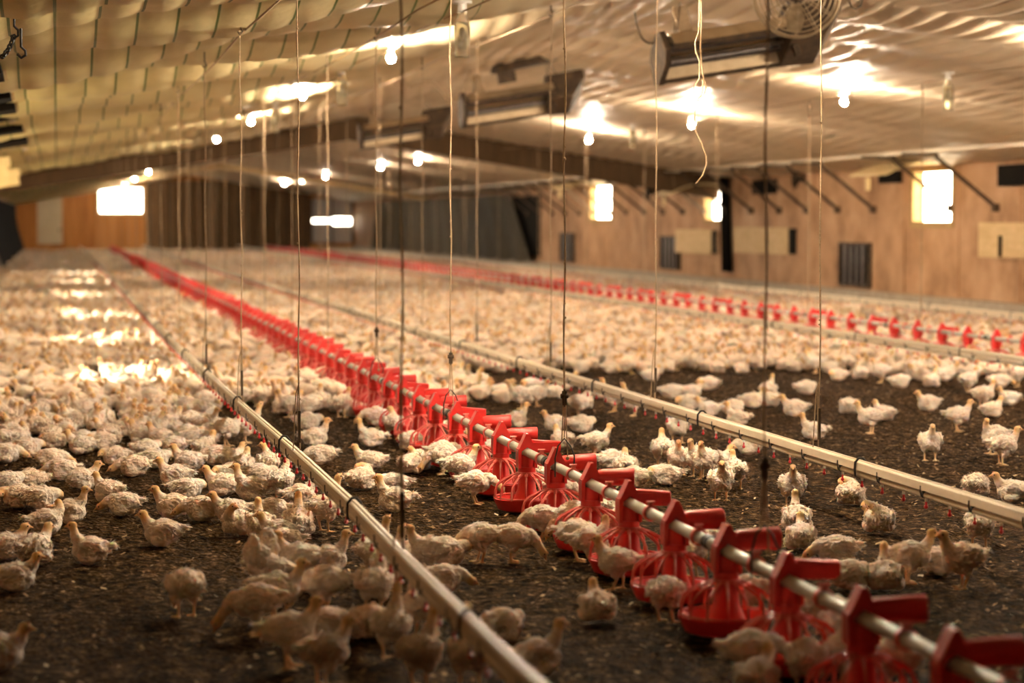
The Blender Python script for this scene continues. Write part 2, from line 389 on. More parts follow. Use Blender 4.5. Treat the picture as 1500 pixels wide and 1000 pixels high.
def wall_box(name, px, depth, m, lab, cat, slot=None, dark_end=False, part='board'):
    x0, x1, y0, y1 = px; xm = (x0+x1)/2
    a = at_x(x0, y0, XR); b = at_x(x1, y1, XR); yc = (a.y+b.y)/2; wd = a.y-b.y
    z0, z1 = at_x(xm, y1, XR).z, at_x(xm, y0, XR).z; h = z1-z0
    t = thing(name, lab, cat, (XR, yc, z0), 0)
    bm = bm_new(); add_box(bm, (-depth/2-.002, 0, h/2), (depth, wd, h)); obj(part, bm, m, t)
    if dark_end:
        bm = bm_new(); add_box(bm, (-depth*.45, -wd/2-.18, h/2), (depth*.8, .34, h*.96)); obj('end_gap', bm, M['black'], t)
    if slot:
        bm = bm_new(); sy = at_x(slot, y0, XR).y-yc; add_box(bm, (-depth-.01, sy, h*.33), (.03, .09, h*.6)); obj('handle_slot', bm, M['black'], t)
    return t
wall_box('inlet_board', (1079,1159,333,371), .07, M['board'], 'pale plywood inlet board on right wall beside black drape', 'board', dark_end=True)
wall_box('inlet_board', (994,1046,336,371), .07, M['board'], 'pale plywood inlet board below the middle right wall window', 'board', dark_end=True)
wall_box('inlet_board', (1440,1530,326,378), .07, M['board'], 'pale plywood inlet board with dark slot at right picture edge', 'board', slot=1473)
wall_box('dark_inlet', (1466,1530,240,272), .05, M['black'], 'dark square opening high on wall at right picture edge', 'vent', part='cover')
wall_box('dark_inlet', (1291,1322,250,268), .05, M['black'], 'dark square opening high on wall left of largest window', 'vent', part='cover')
wall_box('dark_inlet', (1105,1139,263,284), .05, M['black'], 'dark square opening high on wall right of black drape', 'vent', part='cover')
def wall_fan(px, py, r, lab):
    p = at_x(px, py, XR); R = r*p.y/F*1.05
    t = thing('wall_fan', lab, 'fan', (XR-.18, p.y, p.z), 0, 'dark stirring fans on the right wall')
    bm = bm_new()
    for q in (1, .72, .45): add_tube(bm, [(0.0, R*q*math.cos(a*PI/8), R*q*math.sin(a*PI/8)) for a in range(16)], .012, 5, True)
    obj('guard', bm, M['black'], t)
    bm = bm_new()
    for i in range(4):
        a = i*PI/2+.4; add_box(bm, (.03, R*.45*math.cos(a), R*.45*math.sin(a)), (.012, R*.7, R*.42), Matrix.Rotation(a, 3, 'X') @ Matrix.Rotation(.4, 3, 'Y'))
    obj('blades', bm, M['black'], t)
    bm = bm_new(); add_cyl(bm, (-.03,0,0), (.18,0,0), R*.3, seg=12); obj('motor', bm, M['rust'], t)
wall_fan(1178, 262, 14, 'dark round fan on right wall, nearer one, between diagonal braces')
wall_fan(960, 280, 14, 'dark round fan on right wall, farther one, left of middle window')
# black drape
def drape(name, x0, x1, xb0, xb1, y0, y1, X, m, lab, folds=5, off=.06, cat='curtain'):
    a = at_x(x0, y0, X); b = at_x(x1, y0, X); c = at_x(xb0, y1, X); d = at_x(xb1, y1, X)
    ztop, zbot = at_x((x0+x1)/2, y0, X).z, max(.05, at_x((xb0+xb1)/2, y1, X).z)
    bm = bm_new(); n = folds*8; rows = []
    for j in range(9):
        v = j/8; row = []
        for i in range(n+1):
            u = i/n; ya = a.y+(b.y-a.y)*u; yb = c.y+(d.y-c.y)*u
            row.append(bm.verts.new((X-off-off*.8*math.sin(u*folds*2*PI)*(.4+.6*v), ya+(yb-ya)*v, ztop+(zbot-ztop)*v)))
        rows.append(row)
    for p, q in zip(rows, rows[1:]):
        for i in range(n): bm.faces.new((p[i], p[i+1], q[i+1], q[i]))
    bmesh.ops.solidify(bm, geom=bm.faces[:], thickness=.02)
    return tag(obj(name, bm, m), lab, cat)
drape('black_drape', 1058, 1072, 1062, 1076, 246, 398, XR, M['black'], 'narrow black drape hanging on right wall beside the middle window', 2)
drape('tarp_curtain', 556, 752, 548, 785, 290, 374, XR-.1, M['tarp'], 'long dusty dark tarp curtain with folds covering far right wall', 14, .12)
wall_box('dark_opening', (752,792,287,374), .04, M['black'], 'tall black gap beside the slanting edge of the tarp curtain', 'opening', part='sheet')
# braces
fx = [1462,1396,1282,1230,1184,1144,1103]
zs = []
k = 0
def brace(Yb, lab):
    t = thing('wall_brace', lab, 'brace', (XR, Yb, 0), 0, 'diagonal roof braces on the right wall')
    xt = 12.72; zt = ceil(xt)-.12
    bm = bm_new(); p, q = Vector((-.05, 0, 1.72)), Vector((xt-XR, 0, zt)); d = q-p
    rot = d.to_track_quat('X', 'Z').to_matrix(); add_box(bm, (p+q)/2, (d.length, .05, .05), rot); obj('strut', bm, M['rust'], t)
    bm = bm_new(); add_box(bm, ((xt-XR)-.24, 0, zt+.03), (.55, .06, .05)); obj('top_bar', bm, M['rust'], t)
    bm = bm_new(); add_box(bm, (-.04, 0, 1.70), (.09, .12, .12)); obj('foot_plate', bm, M['rust'], t)
by = [at_x(x, 303, XR).y for x in fx]
yy = by[-1]
while yy < 70: yy += 1.8; by.append(yy)
by = [b for b in by]
pre = ['rusty diagonal brace on right wall at the right picture edge', 'rusty diagonal brace crossing in front of the largest right window']
for i, yb in enumerate(by):
    brace(yb, pre[i] if i < 2 else 'rusty diagonal brace on right wall, %s one left of the largest window' % ordn(i-2))

# ---------------------------------------------------------------- end wall fittings
bm = bm_new(); add_box(bm, ((ex(55)+ex(91))/2, YE-.03, (ez(357)+ez(283))/2), (ex(91)-ex(55), .06, ez(283)-ez(357)))
dr = struct('door_1', bm, M['door'])
bm = bm_new(); add_box(bm, (ex(87), YE-.08, 1.05), (.08, .05, .14)); h = obj('door_handle', bm, M['rust'], dr)
t = thing('hatch_panel', 'grey framed panel with bright slit low on dark end wall', 'hatch', ((ex(456)+ex(516))/2, YE, 0))
bm = bm_new(); x0, x1, za, zb = ex(456), ex(516), ez(355,480), ez(291,480); cx = (x0+x1)/2
hs = [(ex(487)-cx, ex(515)-cx-.05, ez(329,500), ez(319,500)), (ex(458)-cx, ex(484)-cx, ez(325.5,470), ez(321,470))]
A = sorted({x0-cx, x1-cx, *[h[0] for h in hs], *[h[1] for h in hs]}); Zs = sorted({za, zb, *[h[2] for h in hs], *[h[3] for h in hs]})
for i in range(len(A)-1):
    for j in range(len(Zs)-1):
        ca, cz = (A[i]+A[i+1])/2, (Zs[j]+Zs[j+1])/2
        if any(h[0] < ca < h[1] and h[2] < cz < h[3] for h in hs): continue
        add_box(bm, (ca, -.06, cz), (A[i+1]-A[i], .05, Zs[j+1]-Zs[j]))
obj('panel', bm, M['grey'], t)
bm = bm_new()
for xx in (x0-cx, 0, x1-cx): add_box(bm, (xx, -.11, (za+zb)/2), (.07, .05, zb-za))
obj('frame', bm, M['rust'], t)
# window frame at end
w = EW[0]; bm = bm_new()
for c, s in (((w[0]-.05,YE-.01,(w[2]+w[3])/2),(.1,.06,w[3]-w[2]+.2)),((w[1]+.05,YE-.01,(w[2]+w[3])/2),(.1,.06,w[3]-w[2]+.2)),(((w[0]+w[1])/2,YE-.01,w[3]+.05),(w[1]-w[0],.06,.1)),(((w[0]+w[1])/2,YE-.01,w[2]-.05),(w[1]-w[0],.06,.1))): add_box(bm, c, s)
struct('window_30', bm, M['frame'])

# ---------------------------------------------------------------- left wall fittings: dark inlets, chain, tarp
for i, (ya, yb) in enumerate(((16.0,17.0),(19.2,19.9),(21.2,22.0),(22.9,23.4),(26.2,26.9),(29.5,31.2))):
    x0, x1 = -1.45, -.34; zc = ceil((x0+x1)/2)-.15
    t = thing('ceiling_inlet', 'dark ceiling inlet box along the left wall, %s to the camera' % ordn(i), 'vent', ((x0+x1)/2, (ya+yb)/2, zc), 0, 'dark inlet boxes along the left eave')
    rot = Matrix.Rotation(-math.atan(RS), 3, 'Y')
    bm = bm_new(); add_box(bm, (0,0,0), (x1-x0, yb-ya, .07), rot); obj('flap', bm, M['black'], t)
    bm = bm_new()
    add_box(bm, (0, (yb-ya)/2, .02), (x1-x0+.04, .05, .09), rot)
    obj('rim', bm, M['board'], t)
# hook and chain by the left edge
def chain_links(bm, pts, r=.006, L=.035):
    for i, (p, q) in enumerate(zip(pts, pts[1:])):
        p, q = Vector(p), Vector(q); d = (q-p); u = d.normalized(); s = u.orthogonal().normalized()
        if i % 2: s = u.cross(s)
        c = (p+q)/2; a = d.length*.68; b = r*2.2
        add_tube(bm, [c+u*a*math.cos(t*PI/4)+s*b*math.sin(t*PI/4) for t in range(8)], r, 5, True)
p0 = at_y(21, 52, 13.5); p1 = at_y(2, 84, 13.5); p0.z = min(p0.z, ceil(p0.x)-.08)
t = thing('chain_hook', 'black chain and hook hanging from ceiling at top left corner', 'chain', p0)
bm = bm_new(); chain_links(bm, [(p1-p0)*(i/7)+Vector((0,0,-.02*math.sin(i/7*PI))) for i in range(8)]); obj('chain', bm, M['rubber'], t)
bm = bm_new(); add_tube(bm, [(0,0,.10),(0,0,.05),(.02,0,.03),(.02,0,0),(0,0,-.015),(-.02,0,0)], .007, 6); obj('hook', bm, M['rubber'], t)
p2 = at_y(31, 74, 13.5)
t = thing('ceiling_hook', 'small black open hook hanging just right of the chain', 'hook', p2)
bm = bm_new(); add_tube(bm, [(0,0,.12),(0,0,.02),(.022,0,0),(.024,0,-.025),(0,0,-.04),(-.022,0,-.02)], .008, 6); obj('bent_rod', bm, M['rubber'], t)
# hook top right
p3 = at_y(1252, 8, 19); t = thing('ceiling_hook', 'open wire hook hanging from ceiling right of the nearest heater', 'hook', p3)
bm = bm_new(); add_tube(bm, [(.06,0,.2),(.06,0,.04),(.05,0,.0),(.01,0,-.03),(-.03,0,-.01),(-.05,0,.05)], .008, 6); obj('bent_rod', bm, M['rust'], t)
# slanting black sheet on left wall far end
bm = bm_new(); rows = []
for j in range(7):
    v = j/6; row = []
    for i in range(25):
        u = i/24; row.append(bm.verts.new((XL+.12+.35*v*v+.06*math.sin(u*30), 64+u*44, 2.15-1.85*v)))
    rows.append(row)
for p, q in zip(rows, rows[1:]):
    for i in range(24): bm.faces.new((p[i], p[i+1], q[i+1], q[i]))
bmesh.ops.solidify(bm, geom=bm.faces[:], thickness=.02)
tag(obj('black_sheet', bm, M['black']), 'black plastic sheet hanging along the far left wall', 'curtain')

# ---------------------------------------------------------------- lamps
def lit_lamp_proto():
    t = thing('ceiling_lamp', '', 'lamp')
    bm = bm_new(); add_cyl(bm, (0,0,.06), (0,0,.115), .022, .028, 12); add_cyl(bm, (0,0,.115), (0,0,.13), .06, .06, 14); obj('socket', bm, M['white'], t)
    bm = bm_new(); add_ball(bm, (0,0,0), (.037,.037,.040), 2); add_cyl(bm, (0,0,.03), (0,0,.062), .022, .018, 10); obj('bulb', bm, M['bulb'], t)
    return t
def jar_proto():
    t = thing('unlit_lamp', '', 'lamp')
    bm = bm_new(); add_lathe(bm, [(.0,.10),(.03,.10),(.034,.06),(.05,.03),(.056,-.02),(.05,-.22),(.052,-.225),(.046,-.22),(.05,-.02),(.044,.02)], 16); obj('glass_jar', bm, M['glass'], t)
    bm = bm_new(); add_cyl(bm, (0,0,.09), (0,0,.16), .036, .03, 12); add_cyl(bm, (0,0,.15), (0,0,.17), .07, .07, 14); obj('socket', bm, M['white'], t)
    bm = bm_new(); add_ball(bm, (0,0,-.06), (.024,.024,.05), 2); obj('bulb', bm, M['white'], t)
    return t
lp = lit_lamp_proto(); jp = jar_proto(); used = {}
def place(proto, key, loc, label, group):
    if key not in used: used[key] = proto; o = proto
    else: o = copy_tree(proto)
    o.location = loc; o['label'] = label; o['group'] = group; return o
def lampz(x, Z): return None
def depthY(X, Z): return (Z - X*math.sin(YAW))/math.cos(YAW)
rowL = [12.0, 13.8, 20.6, 28.0, 35.4, 43.0, 58, 75, 81.5, 88, 99, 107]  # nearest pair of bulbs is added out of frame to brighten the middle floor
rowR = [13.0, 15.4, 18.4, 21.8, 28.4, 35.2, 42.0, 54.5, 61.8, 69.0, 83, 91, 98]  # nearest three bulbs, also out of frame, are added as extra floor light
for i, Z in enumerate(rowL):
    X = 2.80; Y = depthY(X, Z); z = ceil(X) - (.25 if Z < 25 else .19 if Z < 50 else .12)
    place(lp, 'lit', (X, Y, z), 'glowing bulb in the left ceiling row, %s in the row' % ordn(i), 'lit bulbs of the left ceiling row')
    if z < ceil(X)-.3:
        pass
for i, Z in enumerate(rowR):
    X = 9.07; Y = depthY(X, Z); z = ceil(X) - (.24 if Z < 50 else .13)
    place(lp, 'lit', (X, Y, z), 'glowing bulb in the right ceiling row, %s in the row' % ordn(i), 'lit bulbs of the right ceiling row')
for (px, py, X, lab) in ((677,30,2.8,'unlit glass jar lamp on left bulb row, largest and nearest'), (501,105,2.8,'unlit glass jar lamp between the two nearest glowing left row bulbs'), (403,152,2.8,'unlit glass jar lamp between second and third glowing left row bulbs'),
                         (1389,118,9.07,'unlit glass jar lamp on the ceiling above largest right window'), (927,185,9.07,'small unlit jar lamp far down the right bulb row')):
    p = at_x(px, py, X); z = ceil(X)-.26
    place(jp, 'jar', (X, p.y, z), lab, 'unlit glass jar lamps')
# lamp flex along each row
for X, nm in ((2.80,'left'),(9.07,'right')):
    bm = bm_new(); pts = []
    for i in range(160):
        y = 10+i*.65; pts.append((X+.04*math.sin(i*.9), y, ceil(X)-.145-.02*abs(math.sin(i*.45))))
    add_tube(bm, pts, .007, 5)
    tag(obj('lamp_cable', bm, M['rope']), 'thin cable running along the %s row of ceiling bulbs' % nm, 'cable')

# ---------------------------------------------------------------- heaters and fan
def heater_proto():
    t = thing('radiant_heater', '', 'heater')
    L = 1.5
    # long reflector hood (open below), axis X
    bm = bm_new(); prof = [(-.30,-.10),(-.24,.05),(-.12,.10),(.12,.10),(.24,.05),(.30,-.10)]
    for (a, b) in zip(prof, prof[1:]):
        p0, p1 = Vector((0,a[0],a[1])), Vector((0,b[0],b[1])); c = (p0+p1)/2; d = p1-p0
        add_box(bm, (-.1, c.y, c.z), (L*.75, d.length, .012), Matrix.Rotation(math.atan2(d.z, d.y), 3, 'X'))
    obj('reflector', bm, M['reflector'], t)
    for s in (-1, 1):
        bm = bm_new(); add_cyl(bm, (-L*.46, s*.13, -.03), (L*.3, s*.13, -.03), .042, seg=14); obj('burner_tube', bm, M['bluesteel'], t)
    bm = bm_new(); add_cyl(bm, (-L*.46, 0, -.06), (L*.3, 0, -.06), .018, seg=8)
    for s in (-1, 1): add_box(bm, (-.1, s*.31, -.11), (L*.78, .03, .04))
    obj('rail', bm, M['rust'], t)
    end = [(-.32,-.13),(-.27,.08),(-.14,.13),(.14,.13),(.27,.08),(.32,-.13),(.2,-.20),(-.2,-.20)]
    bm = bm_new(); mt = Matrix.Translation((-L*.49,0,0)) @ Matrix(((0,0,1,0),(1,0,0,0),(0,1,0,0),(0,0,0,1)))
    add_prism(bm, end, .05, mt); obj('end_cap', bm, M['rust'], t)
    bm = bm_new(); prof = [(L*.26,.16),(L*.60,.17),(L*.60,.05),(L*.46,-.19),(L*.26,-.17)]
    mt = Matrix(((1,0,0,0),(0,0,1,0),(0,1,0,0),(0,0,0,1))); add_prism(bm, prof, .5, mt); obj('control_box', bm, M['rust'], t)
    bm = bm_new(); add_box(bm, (L*.3,-.1,-.22), (.06,.06,.12)); obj('pilot_bracket', bm, M['rust'], t)
    for x in (-L*.38, L*.42):
        for s in (-1, 1): bm = bm_new(); add_cyl(bm, (x, s*.12, .1), (x*.8, s*.1, .42), .006, seg=5); obj('hanger', bm, M['rust'], t)
    bm = bm_new(); add_box(bm, (-L*.3, 0, .27), (.12, .06, .32)); obj('post', bm, M['rope'], t)
    return t
hp = heater_proto()
for i, (px, py, X, sc_, lab) in enumerate(((1083,62,XM,1.0,'rusty radiant heater hanging under the ridge behind the round fan'),
                                        (757,146,XM,1.0,'rusty radiant heater hanging under the ridge, middle of three'),
                                        (588,188,XM,1.0,'rusty radiant heater hanging under the ridge, farthest of three'))):
    p = at_x(px, py, X)
    place(hp, 'heater', p, lab, 'radiant heaters hung along the ridge')
for o in [o for o in C.objects if o.name.startswith('radiant_heater')]:
    o.rotation_euler = (math.radians(-26), math.radians(-9), 0)
def circ_fan(px, py, R, Yo, lab):
    p = at_x(px, py, XM); 
    t = thing('circulation_fan', lab, 'fan', (p.x, p.y-Yo, p.z), -YAW)
    g = bm_new()
    for i, q in enumerate((.14,.27,.4,.53,.66,.79,.9,1.0)):
        yo = -.06*(1-q*q) - .05
        add_tube(g, [(R*q*math.cos(a*PI/24), yo, R*q*math.sin(a*PI/24)) for a in range(48)], .0055 if q < 1 else .011, 5, True)
    add_tube(g, [(R*math.cos(a*PI/24), .07, R*math.sin(a*PI/24)) for a in range(48)], .011, 5, True)
    for i in range(12):
        a = i*PI/6; add_cyl(g, (.2*R*math.cos(a), -.11, .2*R*math.sin(a)), (R*math.cos(a), -.05, R*math.sin(a)), .004, seg=5); add_cyl(g, (R*math.cos(a), -.05, R*math.sin(a)), (R*math.cos(a), .07, R*math.sin(a)), .004, seg=5)
        add_cyl(g, (R*math.cos(a), .07, R*math.sin(a)), (.2*R*math.cos(a), .1, .2*R*math.sin(a)), .004, seg=5)
    obj('guard', g, M['steel'], t)
    for i in range(3):
        a = i*2*PI/3+.5; b = bm_new(); rr = Matrix.Rotation(-a, 3, 'Y'); pts = [(.2,-.1),(.5,-.22),(.85,-.2),(.9,.12),(.55,.2),(.2,.08)]
        lo = [b.verts.new(rr @ Vector((x*R, -y*R*.45, y*R))) for x, y in pts]; b.faces.new(lo); bmesh.ops.solidify(b, geom=b.faces[:], thickness=.004); obj('blade', b, M['steel'], t)
    b = bm_new(); add_cyl(b, (0,-.15,0), (0,-.1,0), .06, .075, 20); add_cyl(b, (0,-.1,0), (0,.25,0), .075, seg=20); obj('motor', b, M['rust'], t)
    b = bm_new(); add_tube(b, [(.05*math.cos(a*PI/8),-.155,.05*math.sin(a*PI/8)) for a in range(16)], .007, 5, True); add_tube(b, [(.028*math.cos(a*PI/8),-.157,.028*math.sin(a*PI/8)) for a in range(16)], .005, 5, True); obj('hub_ring', b, M['steel'], t)
    b = bm_new(); add_cyl(b, (0,.1,.05), (0,.1,ceil(XM)-p.z-.05), .014, seg=8); obj('hanger', b, M['rust'], t)
circ_fan(1101, 12, .345, 1.3, 'round caged circulation fan hanging in front of nearest heater')
# dark fan seen edge-on above the second heater
for (px, py, lab) in ((772,92,'dark flat fan housing hanging above the middle heater'),):
    p = at_x(px, py, XM)
    t = thing('fan_housing', lab, 'fan', p); t.rotation_euler = (0, math.radians(-12), 0)
    b = bm_new(); add_cyl(b, (0,0,-.05), (0,0,.05), .50, .44, 28); obj('housing', b, M['rust'], t)
    b = bm_new(); add_cyl(b, (-.3,0,-.2), (-.3,0,-.05), .12, .12, 14); obj('motor', b, M['rust'], t)
# gas hose swag on left of heaters
def hose(pts, r, m, lab, name='gas_hose', cat='hose'):
    bm = bm_new(); P = []
    for a in range(len(pts)-1):
        for k in range(8):
            t = k/8; p0 = pts[max(a-1,0)]; p1 = pts[a]; p2 = pts[a+1]; p3 = pts[min(a+2,len(pts)-1)]
            P.append(.5*((2*p1)+(p2-p0)*t+(2*p0-5*p1+4*p2-p3)*t*t+(3*p1-p0-3*p2+p3)*t**3))
    P.append(pts[-1]); add_tube(bm, P, r, 7); return tag(obj(name, bm, m), lab, cat)
D2 = at_x(757,146,XM).y
hose([at_y(x, y, D2) for x, y in ((600,128),(618,122),(634,122),(645,133),(655,145),(667,146),(677,138),(684,118),(690,100))], .016, M['rope'], 'pale hose looping from the ceiling to the middle heater')
D1 = at_x(1083,72,XM).y
hose([at_y(x, y, D1) for x, y in ((930,18),(933,36),(940,55),(950,63),(958,62))], .009, M['rust'], 'thin dark hose looping to the left end of nearest heater')
# loose wire with knotted loop
bm = bm_new()
def path(pts, Y): return [at_y(x, y, Y) for x, y in pts]
WY = 14.0
wtop = at_y(1025, -25, WY); wtop.z = ceil(wtop.x)-.1
add_tube(bm, [wtop]+path([(1024,-25),(1024,30),(1023,48),(1018,62),(1019,75),(1025,90),(1024,118)], WY), .0045, 6)
add_tube(bm, [wtop]+path([(1027,-25),(1027,45),(1026,70),(1028,95),(1031,118)], WY+.02), .0045, 6)
add_tube(bm, path([(1024,116),(1017,126),(1016,134),(1021,142),(1026,143),(1032,137),(1034,128),(1032,119),(1028,116)], WY), .0045, 6)
add_tube(bm, path([(1030,116),(1029,135),(1023,145),(1019,158),(1017,176),(1019,192),(1027,208),(1034,228),(1035,240),(1029,257),(1019,269)], WY), .0045, 6)
tag(obj('dangling_wire', bm, M['rope']), 'looped pale wire dangling in front of the nearest heater', 'wire')

# ---------------------------------------------------------------- feeder lines
PZ, PSP = .315, .762
R_ = lambda a, ax: Matrix.Rotation(a, 3, ax)
def pan_meshes():
    D = {}
    bm = bm_new(); add_lathe(bm, [(.001,.02),(.10,.022),(.145,.035),(.168,.075),(.174,.078),(.172,.068),(.150,.022),(.11,.008),(.001,.006)], 32); D['dish'] = mesh('feeder_pan', bm, M['red'])
    bm = bm_new(); nsp = 14
    for i in range(nsp):
        a = 2*PI*i/nsp; c, s = math.cos(a), math.sin(a)
        for da, w in ((0, .0058),):
            p = [(.045,.205),(.085,.192),(.135,.165),(.158,.145),(.166,.12),(.170,.076)]
            add_tube(bm, [(r*c, r*s, z) for r, z in p], [.008,.006,w,w,w,w], 5)
        q = Matrix.Rotation(a, 3, 'Z'); add_box(bm, q @ Vector((.066,0,.200)), (.05,.016,.006), q @ R_(.3, 'Y'))
    add_tube(bm, [(.170*math.cos(2*PI*k/36), .170*math.sin(2*PI*k/36), .085) for k in range(36)], .0045, 5, True)
    add_lathe(bm, [(.040,.215),(.052,.212),(.056,.200),(.05,.194)], 24); D['grill'] = mesh('grill', bm, M['redpale'])
    bm = bm_new(); add_lathe(bm, [(.037,.30),(.041,.265),(.041,.215),(.046,.214),(.046,.235),(.0465,.240),(.042,.241)], 24)
    add_lathe(bm, [(.038,.21),(.05,.12),(.075,.06),(.03,.03)], 20); D['tube'] = mesh('drop_tube', bm, M['red'])
    bm = bm_new()
    # triangular saddle cheeks either side of the tube along the pipe + roof
    for s in (-1, 1):
        mt = Matrix.Translation((0, s*.030, 0)) @ Matrix(((1,0,0,0),(0,0,1,0),(0,1,0,0),(0,0,0,1)))
        add_prism(bm, [(-.050,.235),(-.050,.322),(-.006,.412),(.006,.412),(.050,.322),(.050,.235),(.036,.235),(.032,.322),(.0,.345),(-.032,.322),(-.036,.235)], .010, mt)
    for s in (-1, 1):
        add_box(bm, (s*.045, 0, .285), (.008, .066, .10)); add_box(bm, (s*.025, 0, .366), (.008, .066, .098), R_(-s*.455, 'Y'))
    D['saddle'] = mesh('saddle_bracket', bm, M['red'], False)
    bm = bm_new()
    add_lathe(bm, [(.03,.0),(.036,.02),(.040,.10),(.043,.16),(.040,.165),(.034,.10),(.028,.02)], 12)
    bmesh.ops.transform(bm, matrix=Matrix.Translation((.045,.0,.345)) @ Matrix.Rotation(PI/2, 4, 'Y') @ Matrix.Rotation(.03, 4, 'X'), verts=bm.verts)
    add_box(bm, (.12, .0, .345), (.14, .006, .07)); add_box(bm, (.11, .03, .325), (.16, .01, .05)); D['flapA'] = mesh('feed_flap', bm, M['red'])
    bm = bm_new()
    add_box(bm, (.115, .0, .365), (.15, .05, .022), R_(.08, 'Y')); add_box(bm, (.115, -.024, .345), (.15, .008, .05)); add_box(bm, (.10, .024, .34), (.12, .008, .055)); add_box(bm, (.11, 0, .322), (.14, .045, .016), R_(.05,'Y'))
    bmesh.ops.bevel(bm, geom=bm.edges[:], offset=.003, segments=1, affect='EDGES'); D['flapB'] = mesh('feed_flap', bm, M['red'])
    bm = bm_new()
    add_lathe(bm, [(.026,-.014),(.033,-.014),(.033,.014),(.026,.014)], 20); bmesh.ops.transform(bm, matrix=Matrix.Translation((0,0,PZ)) @ Matrix.Rotation(PI/2, 4, 'X'), verts=bm.verts)
    add_box(bm, (0,0,PZ+.040), (.02,.024,.016)); add_cyl(bm, (-.018,0,PZ+.046), (.018,0,PZ+.046), .006, seg=8); D['collar'] = mesh('collar', bm, M['redpale'])
    bm = bm_new()
    add_lathe(bm, [(.001,.01),(.13,.01),(.172,.08),(.16,.15),(.05,.2),(.042,.21),(.042,.34),(.001,.40)], 12); add_box(bm, (.12, 0, .345), (.15, .04, .06)); D['far'] = mesh('feeder_pan', bm, M['red'])
    return D
PM = pan_meshes()
def feeder_line(X, y0, ystart, n, near_n, label, cat):
    root = thing('feeder_line', label, cat, (X, ystart, 0))
    bm = bm_new(); L = n*PSP
    add_cyl(bm, (0, y0-ystart, PZ), (0, min(L, Y1-ystart-1), PZ), .0225, seg=16); obj('auger_pipe', bm, M['pipe'], root)
    bm = bm_new()
    k = 0
    while k*PSP*4 < min(L, 40):
        c = k*PSP*4+PSP*.30; add_cyl(bm, (0, c-.035, PZ), (0, c+.035, PZ), .0275, seg=16); k += 1
    obj('pipe_couplings', bm, M['rubber'], root)
    for i in range(min(n, 100)):
        y = i*PSP
        if i < near_n:
            p = obj('feeder_pan', PM['dish'], None, root, (0, y, 0))
            obj('grill', PM['grill'], None, p); obj('drop_tube', PM['tube'], None, p); obj('saddle_bracket', PM['saddle'], None, p)
            fl = obj('feed_flap', PM['flapA' if i % 3 else 'flapB'] if i > 2 else PM['flapA'], None, p) if (X < 5 or i % 3 == 0) else None
            if fl: fl.rotation_euler = (0, 0, rnd.uniform(-.22,.12)); fl.location = (-.012, 0, rnd.uniform(-.012,.012))
            p.rotation_euler = (0, rnd.uniform(-.02,.02), rnd.uniform(-.03,.03))
            obj('collar', PM['collar'], None, root, (0, y+PSP*.5, 0))
        else: obj('feeder_pan', PM['far'], None, root, (0, y, 0))
    if n > 100:
        bm = bm_new()
        for i in range(100, n): 
            add_cyl(bm, (0, i*PSP, .01), (0, i*PSP, .15), .165, .15, 8); add_cyl(bm, (0, i*PSP, .15), (0, i*PSP, .40), .05, .02, 6)
        o = obj('far_feeder_pans', bm, M['red'], root); o['kind'] = 'stuff'
    return root
# main line: the pan at x=1404 sits 8.75 pan spacings along the sight line
def line_X(slope_px, z):   # lateral place of a line whose image slope from the vanishing point is known
    p = at_z(VX+1000, VY+1000*slope_px, z); return p.x
XF = line_X(.4935, PZ)
ypan0 = at_x(1404, 300, XF).y
ypan0 -= PSP  # one more pan just outside the frame
nmain = int((Y1-ypan0-1.5)/PSP)
feeder_line(XF, 4.6, ypan0, nmain, 44, 'main feeder line of red pans on a grey pipe from right foreground', 'feeder')
XF2 = line_X(.1262, PZ)
yp2 = 20.2
feeder_line(XF2, 17, yp2, int((Y1-yp2-1.5)/PSP), 40, 'second feeder line of red pans near the right wall', 'feeder')

